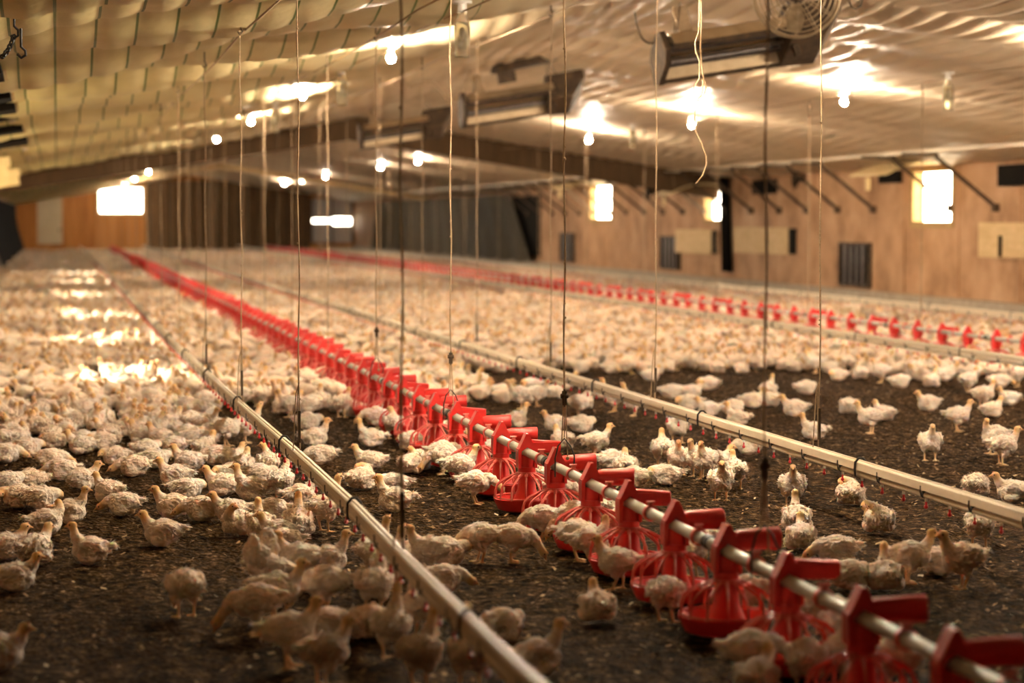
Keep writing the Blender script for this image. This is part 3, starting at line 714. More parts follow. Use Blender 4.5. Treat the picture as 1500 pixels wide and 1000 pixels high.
# ---------------------------------------------------------------- drinker lines
NSP = .293
def drinker(pts, ystart, yend, label, nip0, clip_n=12, bar_z=.335):
    """pts: list of (y, x) for the path; bar, pipe, nipples follow it"""
    ysA = [p[0] for p in pts]; xsA = [p[1] for p in pts]
    xf = lambda y: float(np.interp(y, ysA, xsA))
    root = thing('drinker_line', label, 'drinker', (xf(ystart), ystart, 0)); ox, oy = xf(ystart), ystart
    def sweep(bm, prof, y0, y1, step=.6):
        rings = []; y = y0
        while True:
            rings.append([bm.verts.new((xf(y)-ox+a, y-oy, b)) for a, b in prof])
            if y >= y1: break
            y = min(y1, y+step)
        n = len(prof)
        for A, B in zip(rings, rings[1:]):
            for k in range(n): bm.faces.new((A[k], A[(k+1) % n], B[(k+1) % n], B[k]))
        bm.faces.new(rings[0][::-1]); bm.faces.new(rings[-1])
    bm = bm_new(); z = bar_z
    sweep(bm, [(-.022,z-.024),(-.022,z+.012),(-.016,z+.018),(-.006,z+.018),(-.004,z+.024),(.004,z+.024),(.006,z+.018),(.016,z+.018),(.022,z+.012),(.022,z-.024)], ystart, yend); obj('support_bar', bm, M['bar'], root, smooth=False)
    bm = bm_new(); sweep(bm, [(.0145*math.cos(k*PI/5), z-.046+.0145*math.sin(k*PI/5)) for k in range(10)], ystart, yend); obj('water_pipe', bm, M['wpipe'], root)
    nb = bm_new(); add_cyl(nb, (0,0,z-.075), (0,0,z-.055), .0065, seg=8); add_cyl(nb, (0,0,z-.105), (0,0,z-.075), .0045, .0045, 6); add_ball(nb, (0,0,z-.098), (.0095,.0095,.011), 1); 
    for f in nb.faces: f.material_index = 1 if f.calc_center_median().z < z-.0855 else 0
    me = mesh('nipple', nb, [M['white'], M['nipred']])
    cb = bm_new(); add_tube(cb, [(.0,0,z-.062),(-.02,0,z-.05),(-.0245,0,z-.03),(-.024,0,z-.004)], .0032, 5); add_cyl(cb, (0,-.012,z-.043), (0,.012,z-.043), .0165, seg=10)
    cm = mesh('pipe_clip', cb, M['rubber'])
    y = nip0; i = 0
    while y < yend and i < 100:
        obj('nipple', me, None, root, (xf(y)-ox, y-oy, 0))
        if i % 2 == 0 and i < 100: obj('pipe_clip', cm, None, root, (xf(y)-ox, y-oy+.01, 0))
        y += NSP; i += 1
    if y < yend:
        bm = bm_new()
        while y < min(yend, 75):
            add_box(bm, (xf(y)-ox, y-oy, z-.08), (.016, .016, .035)); y += NSP
        o = obj('far_nipples', bm, M['nipred'], root); o['kind'] = 'stuff'
    # saddle hooks over the bar
    hb = bm_new()
    add_tube(hb, [(-.027,0,z-.055),(-.030,0,z-.02),(-.028,0,z+.012),(-.01,0,z+.034),(.01,0,z+.034),(.028,0,z+.012),(.030,0,z-.03)], .006, 6)
    hm = mesh('saddle_hook', hb, M['rubber'])
    y = nip0+.9; k = 0
    while y < yend and k < clip_n: obj('saddle_hook', hm, None, root, (xf(y)-ox, y-oy, 0)); y += 2.93; k += 1
    return xf
# left drinker: path taken from the photograph's line, at bar height
LP = []
for (x, y) in ((790,1008),(700,922),(590,815),(520,742),(440,668),(350,590),(250,497),(195,440),(160,402),(135,380),(118,366)):
    p = at_z(x, y, .335); LP.append((p.y, p.x))
LP.sort(); LP = [(5.5, LP[0][1]+.01)] + [q for q in LP if q[0] < 60]
LP.append((112, LP[-1][1]-.1))
xfL = drinker(LP, 5.6, 111, 'pale drinker line with red nipples running to lower middle, left of feeder', 6.1)
XD = line_X(.3045, .335)
xfR = drinker([(5, XD), (112, XD)], 6.0, 111, 'pale drinker line with red nipples crossing to the right picture edge', at_x(1184, 300, XD).y-NSP*16)
XD3 = line_X(.1440, .335); XD4 = line_X(.0985, .335)
drinker([(5, XD3), (112, XD3)], 16, 111, 'distant pale drinker line just in front of the second red feeder line', 17)
drinker([(5, XD4), (112, XD4)], 20, 111, 'farthest pale drinker line between second feeder line and right wall', 22)

# ---------------------------------------------------------------- cords
def cord(X, Y, zb, label, r, m, group, pulley=False, adj=False, yoke=False, sway=0.0):
    t = thing('suspension_cord', label, 'cord', (X, Y, zb), 0, group)
    zt = ceil(X)-.12-zb; n = 26; bm = bm_new()
    pts = [(sway*math.sin(i*.7+X)*.004, sway*math.cos(i*.9)*.004, zt*i/n) for i in range(n+1)]
    z0 = .30 if (pulley or yoke) else .0
    pts = [(p[0], p[1], z0+(zt-z0)*i/n) for i, p in enumerate(pts)]
    rr = [r*(1+.25*math.sin(i*2.1+Y)) for i in range(n+1)]
    add_tube(bm, pts, rr, 6); 
    for i in range(14):
        k = rnd.uniform(.05,.95); add_ball(bm, (rnd.uniform(-1,1)*r, 0, z0+(zt-z0)*k), r*rnd.uniform(1.1,1.7), 1)
    obj('rope', bm, m, t)
    if pulley or yoke:
        b = bm_new(); add_cyl(b, (-.012,0,.10), (-.004,0,.31), .003, seg=5); add_cyl(b, (.016,0,.03), (.004,0,.31), .003, seg=5); add_cyl(b, (.0,0,.12), (0,0,.31), .003, seg=5); add_ball(b, (.016,0,.02), .011, 1); obj('tail_rope', b, m, t)
        b = bm_new(); add_tube(b, [(-.045,0,-.07),(-.045,0,.02),(-.03,0,.08),(0,0,.115),(.03,0,.08),(.05,0,.03),(.048,0,-.03)], .0038, 6); obj('wire_yoke', b, M['rubber'], t)
    if pulley:
        b = bm_new(); add_box(b, (0,0,.31), (.022,.03,.085)); bmesh.ops.bevel(b, geom=b.edges[:], offset=.008, segments=2, affect='EDGES'); add_cyl(b, (-.018,0,.32), (.018,0,.32), .012, seg=10); obj('cord_adjuster', b, M['rust'], t)
    if adj:
        b = bm_new(); add_box(b, (0,0,.12), (.012,.02,.16)); obj('cord_adjuster', b, M['rust'], t)
        b = bm_new(); add_tube(b, [(0,0,.34),(-.016,0,.29),(-.022,0,.2),(-.03,0,.03),(-.032,0,0)], .003, 5); add_tube(b, [(0,0,.34),(-.008,0,.28),(-.006,0,.1)], .003, 5); obj('tail_rope', b, m, t)
    b = bm_new(); add_tube(b, [(0,0,zt+.06),(0,0,zt-.02),(.015,0,zt-.05),(0,0,zt-.075),(-.015,0,zt-.05)], .006, 5); obj('ceiling_hook', b, M['rust'], t)
    return t
g1, g2, g3, g4 = 'cords holding the left drinker line', 'cords holding the main feeder line', 'cords holding the right drinker line', 'cords holding the second feeder line'
ykL = []
for i, x in enumerate((588, 437, 353, 301, 262, 236)):
    # intersect with the line path
    y = 10.
    for _ in range(40): y = at_x(x, 300, xfL(y)).y*.5+y*.5
    ykL.append(y)
y = ykL[-1]
while len(ykL) < 16: y += 4.1; ykL.append(y)
for i, y in enumerate(ykL): cord(xfL(y), y, .36, 'thin cord holding the left drinker line, %s to the camera' % ordn(i), .0036 if i else .0040, M['rope'], g1, adj=i < 4, sway=1)
ym = [at_x(x, 300, XF).y for x in (1122, 827, 660, 551)]
while len(ym) < 18: ym.append(ym[-1]+3.35)
for i, y in enumerate(ym): cord(XF, y, PZ+.04, 'cord holding the main red feeder line, %s to the camera' % ordn(i), .0042, M['rope'], g2, pulley=i < 4, sway=1)
yr = [at_x(x, 300, XD).y for x in (1202, 961)]
while len(yr) < 16: yr.append(yr[-1]+3.4)
for i, y in enumerate(yr): cord(XD, y, .36, 'thin cord holding the right drinker line, %s to the camera' % ordn(i), .0038, M['rope'], g3, adj=i < 4, sway=1)
yf = [at_x(x, 300, XF2).y for x in (1350, 1185, 1050)]
while len(yf) < 12: yf.append(yf[-1]+4.4)
for i, y in enumerate(yf): cord(XF2, y, PZ+.04, 'faint cord holding the second feeder line, %s to the camera' % ordn(i), .006, M['rope'], g4)
# lengthwise winch cables near the ceiling
for X, nm in ((1.2,'left drinker line'),(XF,'main feeder line'),(XD,'right drinker line')):
    bm = bm_new(); pts = [(X, 8+i*.9, ceil(X)-.15-.03*abs(math.sin(i*.35))) for i in range(110)]
    add_tube(bm, pts, .007, 5); tag(obj('winch_cable', bm, M['rope']), 'lengthwise winch cable under the ceiling above the %s' % nm, 'cable')

# ---------------------------------------------------------------- chickens
CREAM = np.array((.93,.86,.79)); YEL = np.array((.84,.60,.32)); PINK = np.array((.78,.50,.41)); LEG = np.array((.78,.56,.34)); DARK = np.array((.02,.012,.01)); REDC = np.array((.66,.30,.20)); BEAK = np.array((.68,.42,.22))
def chick_spec(pose):
    """blobs (centre, radii, yaw), neck chain [(p, r)], legs, head position and beak direction. +X forward."""
    B = []; sit = pose in ('sit','sit_turn','sleep','preen','sit_up','loll'); h = -.060 if sit else 0
    B.append(((0,0,.128+h), (.088,.060 if not sit else .066,.056), 0)); B.append(((.045,0,.122+h), (.055,.055,.052), 0))
    B.append(((-.060,0,.132+h), (.052,.044,.040), 0)); B.append(((-.108,0,.143+h), (.034,.020,.010), 0)); B.append(((-.118,.012,.150+h), (.026,.009,.007), .2)); B.append(((-.118,-.012,.148+h), (.028,.009,.007), -.2))
    if pose != 'flap':
        for s in (-1, 1): B.append(((-.012,s*.056,.134+h), (.070,.013,.036), s*.10)); B.append(((-.065,s*.042,.130+h), (.045,.010,.018), s*.22))
    else:
        for s in (-1, 1): B.append(((-.01,s*.085,.185), (.030,.045,.05), s*.5)); B.append(((-.045,s*.10,.225), (.05,.02,.05), s*.7)); B.append(((-.06,s*.085,.20), (.05,.03,.05), s*.7))
    if sit:
        for s in (-1, 1): B.append(((.01,s*.044,.034), (.052,.030,.030), s*.1))
        B.append(((0,0,.04), (.085,.058,.032), 0))
    else:
        for s in (-1, 1): B.append(((.0,s*.032,.090), (.034,.026,.036), 0))
    nk = {'stand': [((.068,0,.150),.034),((.088,0,.176),.024),((.097,0,.198),.019),((.104,0,.216),.0195)],
          'stand_turn': [((.064,0,.150),.034),((.082,.006,.178),.024),((.088,.014,.200),.019),((.090,.026,.216),.0195)],
          'drink': [((.060,0,.155),.035),((.080,0,.190),.024),((.092,0,.225),.019),((.100,0,.252),.0185)],
          'peck': [((.075,0,.130),.035),((.110,0,.105),.025),((.135,0,.072),.020),((.148,0,.050),.0195)],
          'eat': [((.075,0,.142),.035),((.110,0,.135),.026),((.140,0,.110),.020),((.155,0,.088),.0195)],
          'flap': [((.075,0,.130),.034),((.105,.01,.125),.024),((.125,.02,.115),.019),((.138,.025,.108),.0195)],
          'sit': [((.066,0,.090),.036),((.088,0,.112),.026),((.098,0,.132),.021),((.106,0,.146),.0205)],
          'sit_up': [((.060,0,.095),.036),((.080,0,.125),.024),((.088,0,.155),.019),((.096,0,.176),.0195)],
          'sit_turn': [((.062,0,.092),.036),((.082,.012,.116),.025),((.084,.026,.136),.020),((.080,.040,.148),.0200)],
          'sleep': [((.062,0,.080),.038),((.088,.008,.086),.030),((.102,.018,.082),.022),((.104,.028,.078),.0205)],
          'loll': [((.066,0,.082),.038),((.098,0,.075),.028),((.122,0,.060),.022),((.138,0,.048),.0205)],
          'preen': [((.058,.005,.096),.036),((.074,.030,.118),.026),((.058,.056,.128),.021),((.036,.066,.120),.0200)]}[pose]
    d = (Vector(nk[-1][0])-Vector(nk[-2][0])).normalized()
    if pose in ('stand','sit','sit_up'): bd = Vector((1,0,-.12))
    elif pose == 'stand_turn': bd = Vector((.35,1,-.1))
    elif pose == 'sit_turn': bd = Vector((.1,1,-.1))
    elif pose == 'drink': bd = Vector((.8,0,.65))
    elif pose in ('peck',): bd = Vector((.45,0,-1))
    elif pose == 'eat': bd = Vector((.7,0,-.8))
    elif pose == 'preen': bd = Vector((-.8,-.15,-.5))
    elif pose == 'sleep': bd = Vector((.3,.9,-.35))
    else: bd = Vector((.9,.2,-.4))
    k = .80   # broiler chicks are short and round
    B = [((c[0]*k, c[1], c[2]), (r[0]*(k+.02), r[1]*1.03, r[2]*1.02), a) for c, r, a in B]
    sh = nk[0][0][0]*(1-k)
    nk = [((p[0]-sh, p[1], p[2]), rr*.95) for p, rr in nk]
    return B, nk, (not sit), bd.normalized()
def chick_color(co, nk, bd, legs):
    hd = np.array(nk[-1][0]); n1 = np.array(nk[1][0]); n2 = np.array(nk[2][0]); bdv = np.array(bd)
    col = np.tile(CREAM, (len(co), 1))
    nz = np.array([noise.noise(Vector(p)*22) for p in co])
    nz2 = np.array([noise.noise(Vector(p)*55+Vector((9,3,1))) for p in co])
    lowk = np.clip((.115-(.06 if not legs else 0)-co[:,2])/.05, 0, 1)*.55
    pk = np.clip(.3*nz+.06+lowk*.5, 0, .6)[:, None]; col = col*(1-pk)+PINK*pk*1.05
    yk = np.clip(nz2*.8, 0, .25)[:, None]; col = col*(1-yk)+np.array((.88,.68,.48))*yk
    dh = np.linalg.norm(co-hd, axis=1); dn = np.minimum(np.linalg.norm(co-n2, axis=1), np.linalg.norm(co-(n1+n2)/2, axis=1))
    k = np.clip((.042-np.minimum(dh, dn+.013))/.018, 0, 1)[:, None]; hc = YEL*(.95)+.25*(nz[:, None])*np.array((.3,.0,-.1)); col = col*(1-k)+hc*k
    ax = (co-hd) @ bdv; fk = (np.clip((ax-.004)/.01, 0, 1)*(dh < .034)*.55)[:, None]; col = col*(1-fk)+PINK*fk*1.05
    bk = ((ax > .0185) & (dh < .05))[:, None]; col = np.where(bk, BEAK, col)
    if legs:
        lk = np.clip((.060-co[:,2])/.012, 0, 1)*(dh > .05); lk = lk[:, None]; col = col*(1-lk)+LEG*lk
    return np.clip(col, 0.01, 1)
tmp_objs = []
def build_chick(pose, seed, vox=.0042, feathers=420):
    B, nk, legs, bd = chick_spec(pose); r_ = random.Random(seed); bm = bm_new()
    for c, r, yaw in B: add_ball(bm, c, r, 3, Matrix.Rotation(yaw, 3, 'Z'))
    def chain(pts, sub=2):
        for (p, ra), (q, rb) in zip(pts, pts[1:]):
            p, q = Vector(p), Vector(q); n = max(2, int((q-p).length/(.4*min(ra, rb)))+1)
            for i in range(n+1): add_ball(bm, p.lerp(q, i/n), ra+(rb-ra)*i/n, sub)
    chain(nk); hd = Vector(nk[-1][0]); q = bd.to_track_quat('X', 'Z').to_matrix()
    add_ball(bm, hd, (.024,.0175,.019), 3, q)
    chain([(hd+bd*.018, .0085), (hd+bd*.030-Vector((0,0,.001)), .0055), (hd+bd*.038-Vector((0,0,.003)), .0035)], 1)
    if legs:
        for s in (-1, 1):
            fx = r_.uniform(-.02, .02)
            chain([((.0,s*.032,.078), .013), ((-.012+fx*.3,s*.031,.052), .0075), ((.0+fx,s*.031,.010), .0065)], 1)
            for a in (-.5, 0, .5): chain([((.0+fx,s*.031,.007), .0055), ((.038*math.cos(a)+fx,s*.031+.038*math.sin(a),.0045), .0042)], 1)
            chain([((.0+fx,s*.031,.007), .005), ((-.018+fx,s*.031,.005), .004)], 1)
    me = bpy.data.meshes.new('t'); bm.to_mesh(me); bm.free(); o = bpy.data.objects.new('t', me); C.objects.link(o)
    m = o.modifiers.new('r', 'REMESH'); m.mode = 'VOXEL'; m.voxel_size = vox
    m = o.modifiers.new('s', 'SMOOTH'); m.factor = .5; m.iterations = 2
    dg = bpy.context.evaluated_depsgraph_get(); dg.update(); em = bpy.data.meshes.new_from_object(o.evaluated_get(dg))
    bpy.data.objects.remove(o); 
    hd_ = Vector(nk[-1][0]); n2 = Vector(nk[2][0]); off = Vector((seed*3.1, seed*1.7, 0))
    low = .068 if legs else .008
    for v in em.vertices:
        p = v.co; 
        if p.z < low or (p-hd_).length < .032: continue
        k = min(1, max(0, ((p-hd_).length-.03)/.04))
        a = .0095*noise.noise(p*22+off) + .0055*noise.noise(Vector((p.x*55, p.y*90, p.z*90))+off) + .003*noise.noise(p*170+off)
        v.co = p + v.normal*a*k
    em.update(); return em, nk, legs, bd, feathers, seed
def finish_chick(dat, name='broiler_chicken'):
    em, nk, legs, bd, nf, seed = dat; r_ = random.Random(seed+50)
    nv = len(em.vertices); co = np.empty(nv*3, np.float32); em.vertices.foreach_get('co', co); co = co.reshape(-1, 3).astype(float)
    col = chick_color(co, nk, bd, legs)
    bm = bm_new(); bm.from_mesh(em); cl = bm.verts.layers.float_color.new('Col'); bm.verts.ensure_lookup_table()
    for v, c in zip(bm.verts, col): v[cl] = (*c, 1)
    hd = Vector(nk[-1][0]); n2 = Vector(nk[2][0]); low = .075 if legs else .02
    fs = [f for f in bm.faces]; bmesh.ops.recalc_face_normals(bm, faces=fs)
    cand = []
    for f in fs:
        c = f.calc_center_median()
        if c.z > low and (c-hd).length > .045: cand.append((c.copy(), f.normal.copy()))
    r_.shuffle(cand)
    for c, nrm in cand[:nf]:
        flow = Vector((-1, c.y*3, -.25)); flow = (flow - nrm*flow.dot(nrm))
        if flow.length < .05: continue
        flow.normalize(); flow = (flow + nrm*r_.uniform(.04,.3) + Vector((r_.uniform(-.3,.3), r_.uniform(-.3,.3), r_.uniform(-.3,.3)))).normalized()
        side = flow.cross(nrm).normalized(); L = r_.uniform(.010,.022)*(1.5 if c.x < -.08 else 1); w = r_.uniform(.0028,.005)
        if (c-n2).length < .04: L *= .5; w *= .6
        vs = [bm.verts.new(c - side*w*.5), bm.verts.new(c + side*w*.5), bm.verts.new(c+flow*L*.6+side*w*.7), bm.verts.new(c+flow*L), bm.verts.new(c+flow*L*.6-side*w*.7)]
        i = int(np.argmin(((co-np.array(c))**2).sum(1))); cc = col[i]*r_.uniform(.92,1.1)
        for v in vs: v[cl] = (*np.clip(cc, 0, 1), 1)
        bm.faces.new(vs[::-1])
    # eyes and comb
    q = bd.to_track_quat('X', 'Z').to_matrix()
    for s in (-1, 1):
        n0 = len(bm.verts); add_ball(bm, hd+q @ Vector((.008, s*.0165, .004)), .0042, 1); bm.verts.ensure_lookup_table()
        for v in bm.verts[n0:]: v[cl] = (*DARK, 1)
    n0 = len(bm.verts); add_ball(bm, hd+q @ Vector((.008, 0, .0175)), (.008,.002,.004), 1, q); bm.verts.ensure_lookup_table()
    for v in bm.verts[n0:]: v[cl] = (*REDC, 1)
    me = bpy.data.meshes.new(name); bm.to_mesh(me); bm.free(); me.materials.append(M['chick']); me.polygons.foreach_set('use_smooth', [True]*len(me.polygons)); return me
POSES = ['stand','stand_turn','drink','peck','eat','flap','sit','sit_up','sit_turn','sleep','loll','preen']
PR = {}; LOW = {}
def decimate(em, ratio):
    o = bpy.data.objects.new('t', em); C.objects.link(o); m = o.modifiers.new('d', 'DECIMATE'); m.ratio = ratio
    t = o.modifiers.new('t', 'TRIANGULATE')
    dg = bpy.context.evaluated_depsgraph_get(); dg.update(); r = bpy.data.meshes.new_from_object(o.evaluated_get(dg)); bpy.data.objects.remove(o); return r
for i, ps in enumerate(POSES):
    dat = build_chick(ps, i+1); 
    for lv, nt in ((0, 520), (1, 130), (2, 56)):
        if ps == 'flap': continue
        em = decimate(dat[0], nt/(2*len(dat[0].polygons)))
        nv = len(em.vertices); co = np.empty(nv*3, np.float32); em.vertices.foreach_get('co', co); co = co.reshape(-1, 3).astype(float)
        tri = np.empty(len(em.polygons)*3, np.int32); em.polygons.foreach_get('vertices', tri); tri = tri.reshape(-1, 3)
        LOW[(ps, lv)] = (co, tri, chick_color(co, dat[1], dat[3], dat[2]))
    PR[ps] = [finish_chick(dat)]
for ps, sd in (('sit',31),('stand',32),('sleep',33),('peck',34),('sit_turn',35)):
    PR[ps].append(finish_chick(build_chick(ps, sd)))

S, SU, ST, SL, LO, P_, T, TT, DR, PK, EA, FL = 'sit','sit_up','sit_turn','sleep','loll','preen','stand','stand_turn','drink','peck','eat','flap'
MAN = [
 (22,869,S,10),(133,829,SU,178),(240,803,S,180),(272,908,PK,115),(-2,985,S,0),(50,828,S,60),(8,822,S,25),(67,786,ST,20),(102,769,SU,5),(60,750,SL,0),(28,747,SL,190),
 (182,758,LO,180),(255,762,S,180),(297,766,LO,185),(325,767,S,195),(348,786,ST,235),(274,735,SL,10),(258,716,S,170),(160,737,S,150),(45,722,SL,200),(10,725,SL,20),(120,720,S,15),(92,706,LO,180),
 (75,690,LO,0),(170,684,SL,175),(197,701,LO,185),(228,688,SL,0),(277,693,S,170),(320,685,LO,180),(357,697,S,80),(328,729,S,185),(370,736,SU,175),(382,712,SL,0),(413,736,DR,70),(393,708,TT,100),
 (440,748,SU,25),(398,766,LO,180),(438,786,SU,95),(385,790,SU,110),(472,783,DR,50),(410,801,S,180),(417,815,LO,180),(440,864,T,182),(482,842,SU,15),(395,880,FL,-10),(478,904,PK,180),(408,913,T,0),(376,935,PK,185),
 (425,984,T,15),(482,940,LO,170),(478,1010,T,35),(515,940,SL,90),(550,905,DR,75),(576,970,DR,80),(622,938,DR,120),(618,1012,DR,60),(690,1015,DR,95),(790,992,SU,20),(737,942,SL,30),
 (602,838,SL,60),(632,850,T,182),(655,832,SL,0),(548,850,DR,50),(573,872,DR,60),(650,872,LO,10),(705,828,PK,200),(738,828,PK,-5),(580,752,SU,178),(578,726,SL,180),(530,720,P_,40),(543,692,S,178),(602,696,ST,60),
 (650,698,PK,190),(697,742,EA,-5),(675,716,T,10),(782,752,PK,5),(795,797,PK,185),(819,797,PK,210),(847,826,PK,0),(870,782,EA,80),(866,834,TT,10),(907,868,T,160),(912,802,EA,60),(878,914,S,100),
 (978,916,EA,60),(930,717,SL,175),(976,713,SL,180),(918,700,S,90),(1058,737,T,268),(1079,720,T,95),(1023,702,T,240),(1163,746,T,265),(1170,780,SU,90),(1176,808,S,85),(1249,743,P_,60),(1291,783,P_,90),
 (1228,830,LO,190),(1247,868,SL,30),(1298,868,SU,88),(1338,858,T,5),(1378,845,SL,0),(1414,866,T,200),(1438,808,EA,70),(1432,728,SL,60),(1486,738,S,178),(1095,915,EA,0),(1163,945,EA,95),(1228,948,EA,120),
 (1140,998,EA,15),(1196,985,EA,60),(1185,1022,EA,80),(1250,1012,EA,110),(1108,1018,S,60),(1314,1022,EA,130),(1045,825,EA,100),(1014,850,EA,60),
 (1472,684,T,10),(1460,668,TT,200),(973,689,T,92),(1005,700,T,265),(1026,703,T,250),(1052,692,S,0),(994,652,T,270),(1100,669,LO,178),(1040,613,S,180),(1011,603,SL,180),(1082,626,SU,178),(1075,611,SL,30),
 (1104,600,S,0),(1127,583,SU,60),(1130,598,SL,120),(1166,612,S,180),(1194,646,SU,178),(1182,580,SL,20),(985,586,SL,0),(1014,586,S,5),(1040,574,SL,150),(1262,557,S,100),(1292,563,T,200),(1245,608,SL,85),
 (1276,638,T,190),(1297,619,S,130),(1362,604,S,195),(1405,635,T,2),(1455,613,S,30),(1443,601,T,20),(1420,577,T,30),(1365,678,T,268),(1366,569,S,60),(1466,570,LO,0),(1493,569,T,180),(1195,549,T,180),(1215,549,S,0),
 (425,614,T,182),(452,632,SL,0),(462,656,SU,2),(472,683,LO,185),(545,657,SU,178),(553,637,EA,170),(577,646,TT,90),(602,632,SL,60),(603,662,SL,120),(507,614,T,60),(540,614,SL,200),(472,600,SU,100),
 (333,657,T,10),(362,652,DR,15),(335,687,S,50),(338,712,SL,185),(735,586,S,5),(762,602,T,182),(788,598,T,10),(813,586,SL,60),(757,629,SU,20),(815,634,S,200),(850,614,DR,15),(853,636,SL,10),(826,661,S,120),
 (875,676,T,15),(857,601,SL,100),(897,690,SL,20),(706,670,SL,60),(640,690,SL,100),(690,695,SL,20),(797,712,SL,80),(650,720,SL,150) if False else (668,690,EA,20),(620,655,EA,60),(640,668,SL,80),(560,618,SL,20),(590,612,S,100),(900,606,DR,170),(930,612,DR,190),(830,572,S,0),
 (780,575,SL,200),(1025,655,DR,180) if False else (880,585,S,190),(955,560,S,30),(1230,560,SL,190),(1320,570,SL,10),(1340,556,T,0),(1385,560,S,190),(1425,556,SL,0),(1480,596,S,200),
 (285,655,SL,0),(255,668,LO,180),(300,672,S,60),(215,672,SL,20),(120,668,S,180),(40,672,SL,0),(80,660,SL,150),(10,680,LO,0),(150,662,SL,200),
]
birds = []   # (x, y, pose, world heading, scale, manual)
BW = math.degrees(YAW)
for (px, py, ps, hd) in MAN:
    p = at_z(px, py-2, 0); birds.append((p.x, p.y+.03, ps, math.radians(hd)-YAW, rnd.uniform(.95,1.06), True))
# keep clear of pans of the main line
def pan_clear(x, y, X, y00, rad):
    if abs(x-X) > rad: return True
    k = round((y-y00)/PSP); return (x-X)**2+(y-(y00+k*PSP))**2 > rad*rad
occ = {}
def near(x, y, d):
    for i in range(int(x//.3)-1, int(x//.3)+2):
        for j in range(int(y//.3)-1, int(y//.3)+2):
            for (a, b) in occ.get((i, j), ()):
                if (a-x)**2+(b-y)**2 < d*d: return True
    return False
def put(x, y): occ.setdefault((int(x//.3), int(y//.3)), []).append((x, y))
fixed = []
for b in birds:
    x, y = b[0], b[1]
    for it in range(6):
        for (X, y00) in ((XF, ypan0),):
            k = round((y-y00)/PSP); yc = y00+k*PSP; d = math.hypot(x-X, y-yc); R0 = .262
            if d < R0 and d > 1e-4: x = X+(x-X)/d*R0; y = yc+(y-yc)/d*R0
        for (a, c) in [q for q in fixed]:
            d = math.hypot(x-a, y-c)
            if 1e-4 < d < .15: x = a+(x-a)/d*.152; y = c+(y-c)/d*.152
    fixed.append((x, y)); put(x, y)
birds = [(q[0], q[1], *b[2:]) for q, b in zip(fixed, birds)]
r2 = random.Random(11)
def crowd_ok(x, y):
    px, py, w = proj((x, y, 0))
    if px < -90 or px > 1600 or y > Y1-.3: return False
    xl = xfL(y)
    j = 9*noise.noise(Vector((x*1.2, y*.5, 3)))
    if x < xl: lim = 655+j if px > 20 else 668
    elif x < XF: lim = 606+j
    elif x < XD: lim = 594+j*.7
    else: lim = 548+j*.8 + (10 if px > 1330 else 0)
    if py > lim: return False
    if noise.noise(Vector((x*.55+7, y*.22, 1))) > (.36 if x < xl else .50): return r2.random() < .35
    return True
y = 12.0
while y < Y1-.4:
    st = .225 if y < 60 else .25
    x = XL+.28
    while x < XR-.35:
        a, b = x+r2.uniform(-.07,.07), y+r2.uniform(-.07,.07)
        if crowd_ok(a, b) and not near(a, b, .165) and pan_clear(a, b, XF, ypan0, .25) and pan_clear(a, b, XF2, yp2, .17) and r2.random() < .93:
            ps = r2.choices([S,SL,ST,SU,LO,P_,T,TT,PK,EA,DR], [24,20,10,10,14,5,12,6,4,3,1])[0]
            if min(abs(a-XF), abs(a-XF2)) < .4: ps = r2.choice([EA,EA,SL,T]); 
            birds.append((a, b, ps, r2.uniform(0, 2*PI), r2.uniform(.9,1.08), False)); put(a, b)
        x += st*.93
    y += st
man = [b for b in birds if b[5]]; oth = sorted([b for b in birds if not b[5]], key=lambda b: proj((b[0], b[1], 0))[2])
def inview(b):
    px, py, w = proj((b[0], b[1], .08)); return -5 < px < 1505 and py < 1010
nearv = []; rest = []
for b in oth:
    if len(man)+len(nearv) < 300 and inview(b): nearv.append(b)
    else: rest.append(b)
ind = man+nearv
# --- labels
pt = {S:'sitting', SU:'sitting upright', ST:'sitting turned', SL:'dozing', LO:'lying', P_:'preening', T:'standing', TT:'standing turned', DR:'neck-stretching', PK:'pecking', EA:'feeding', FL:'wing-flapping'}
def facing(h):
    a = math.degrees(h+YAW) % 360
    return 'right' if a < 35 or a > 325 else 'left' if 145 < a < 215 else 'away' if a < 145 else 'forward'
def zone(b):
    x, y = b[0], b[1]; px, py, w = proj((x, y, 0)); xl = xfL(y)
    if abs(x-XF) < .36:
        k = int(round((y-ypan0)/PSP)); 
        if k < 14: return 'at %s feeder pan' % ordn(max(0, k-1) if k else 0)
        return 'among distant main line pans'
    ln = 'left drinker' if x < xl+.0 else None
    if abs(x-xl) < .22: z = 'under left drinker line'
    elif x < xl: z = 'left of left drinker line'
    elif x < XF: z = 'between left drinker and feeder line'
    elif abs(x-XD) < .2: z = 'under right drinker line'
    elif x < XD: z = 'between feeder and right drinker line'
    else: z = 'right of right drinker line'
    side = ''
    if z == 'left of left drinker line': side = ', near picture edge' if px < 110 else (', mid left' if px < 250 else ', close to line')
    if z == 'right of right drinker line': side = ', near picture edge' if px > 1380 else (', centre right' if px > 1180 else ', mid picture')
    dep = 'foreground' if py > 800 else 'front' if py > 700 else 'middle' if py > 640 else 'back'
    return z + side + ', ' + dep
keys = {}
for i, b in enumerate(ind): keys.setdefault((pt[b[2]], facing(b[3]), zone(b)), []).append(i)
labels = {}
for (p, fc, z), L in keys.items():
    L.sort(key=lambda i: ind[i][1])
    for j, i in enumerate(L):
        labels[i] = 'chicken %s facing %s, %s' % (p, fc, z) + ('' if len(L) == 1 else ', ' + ordn(j))
cnt = {}
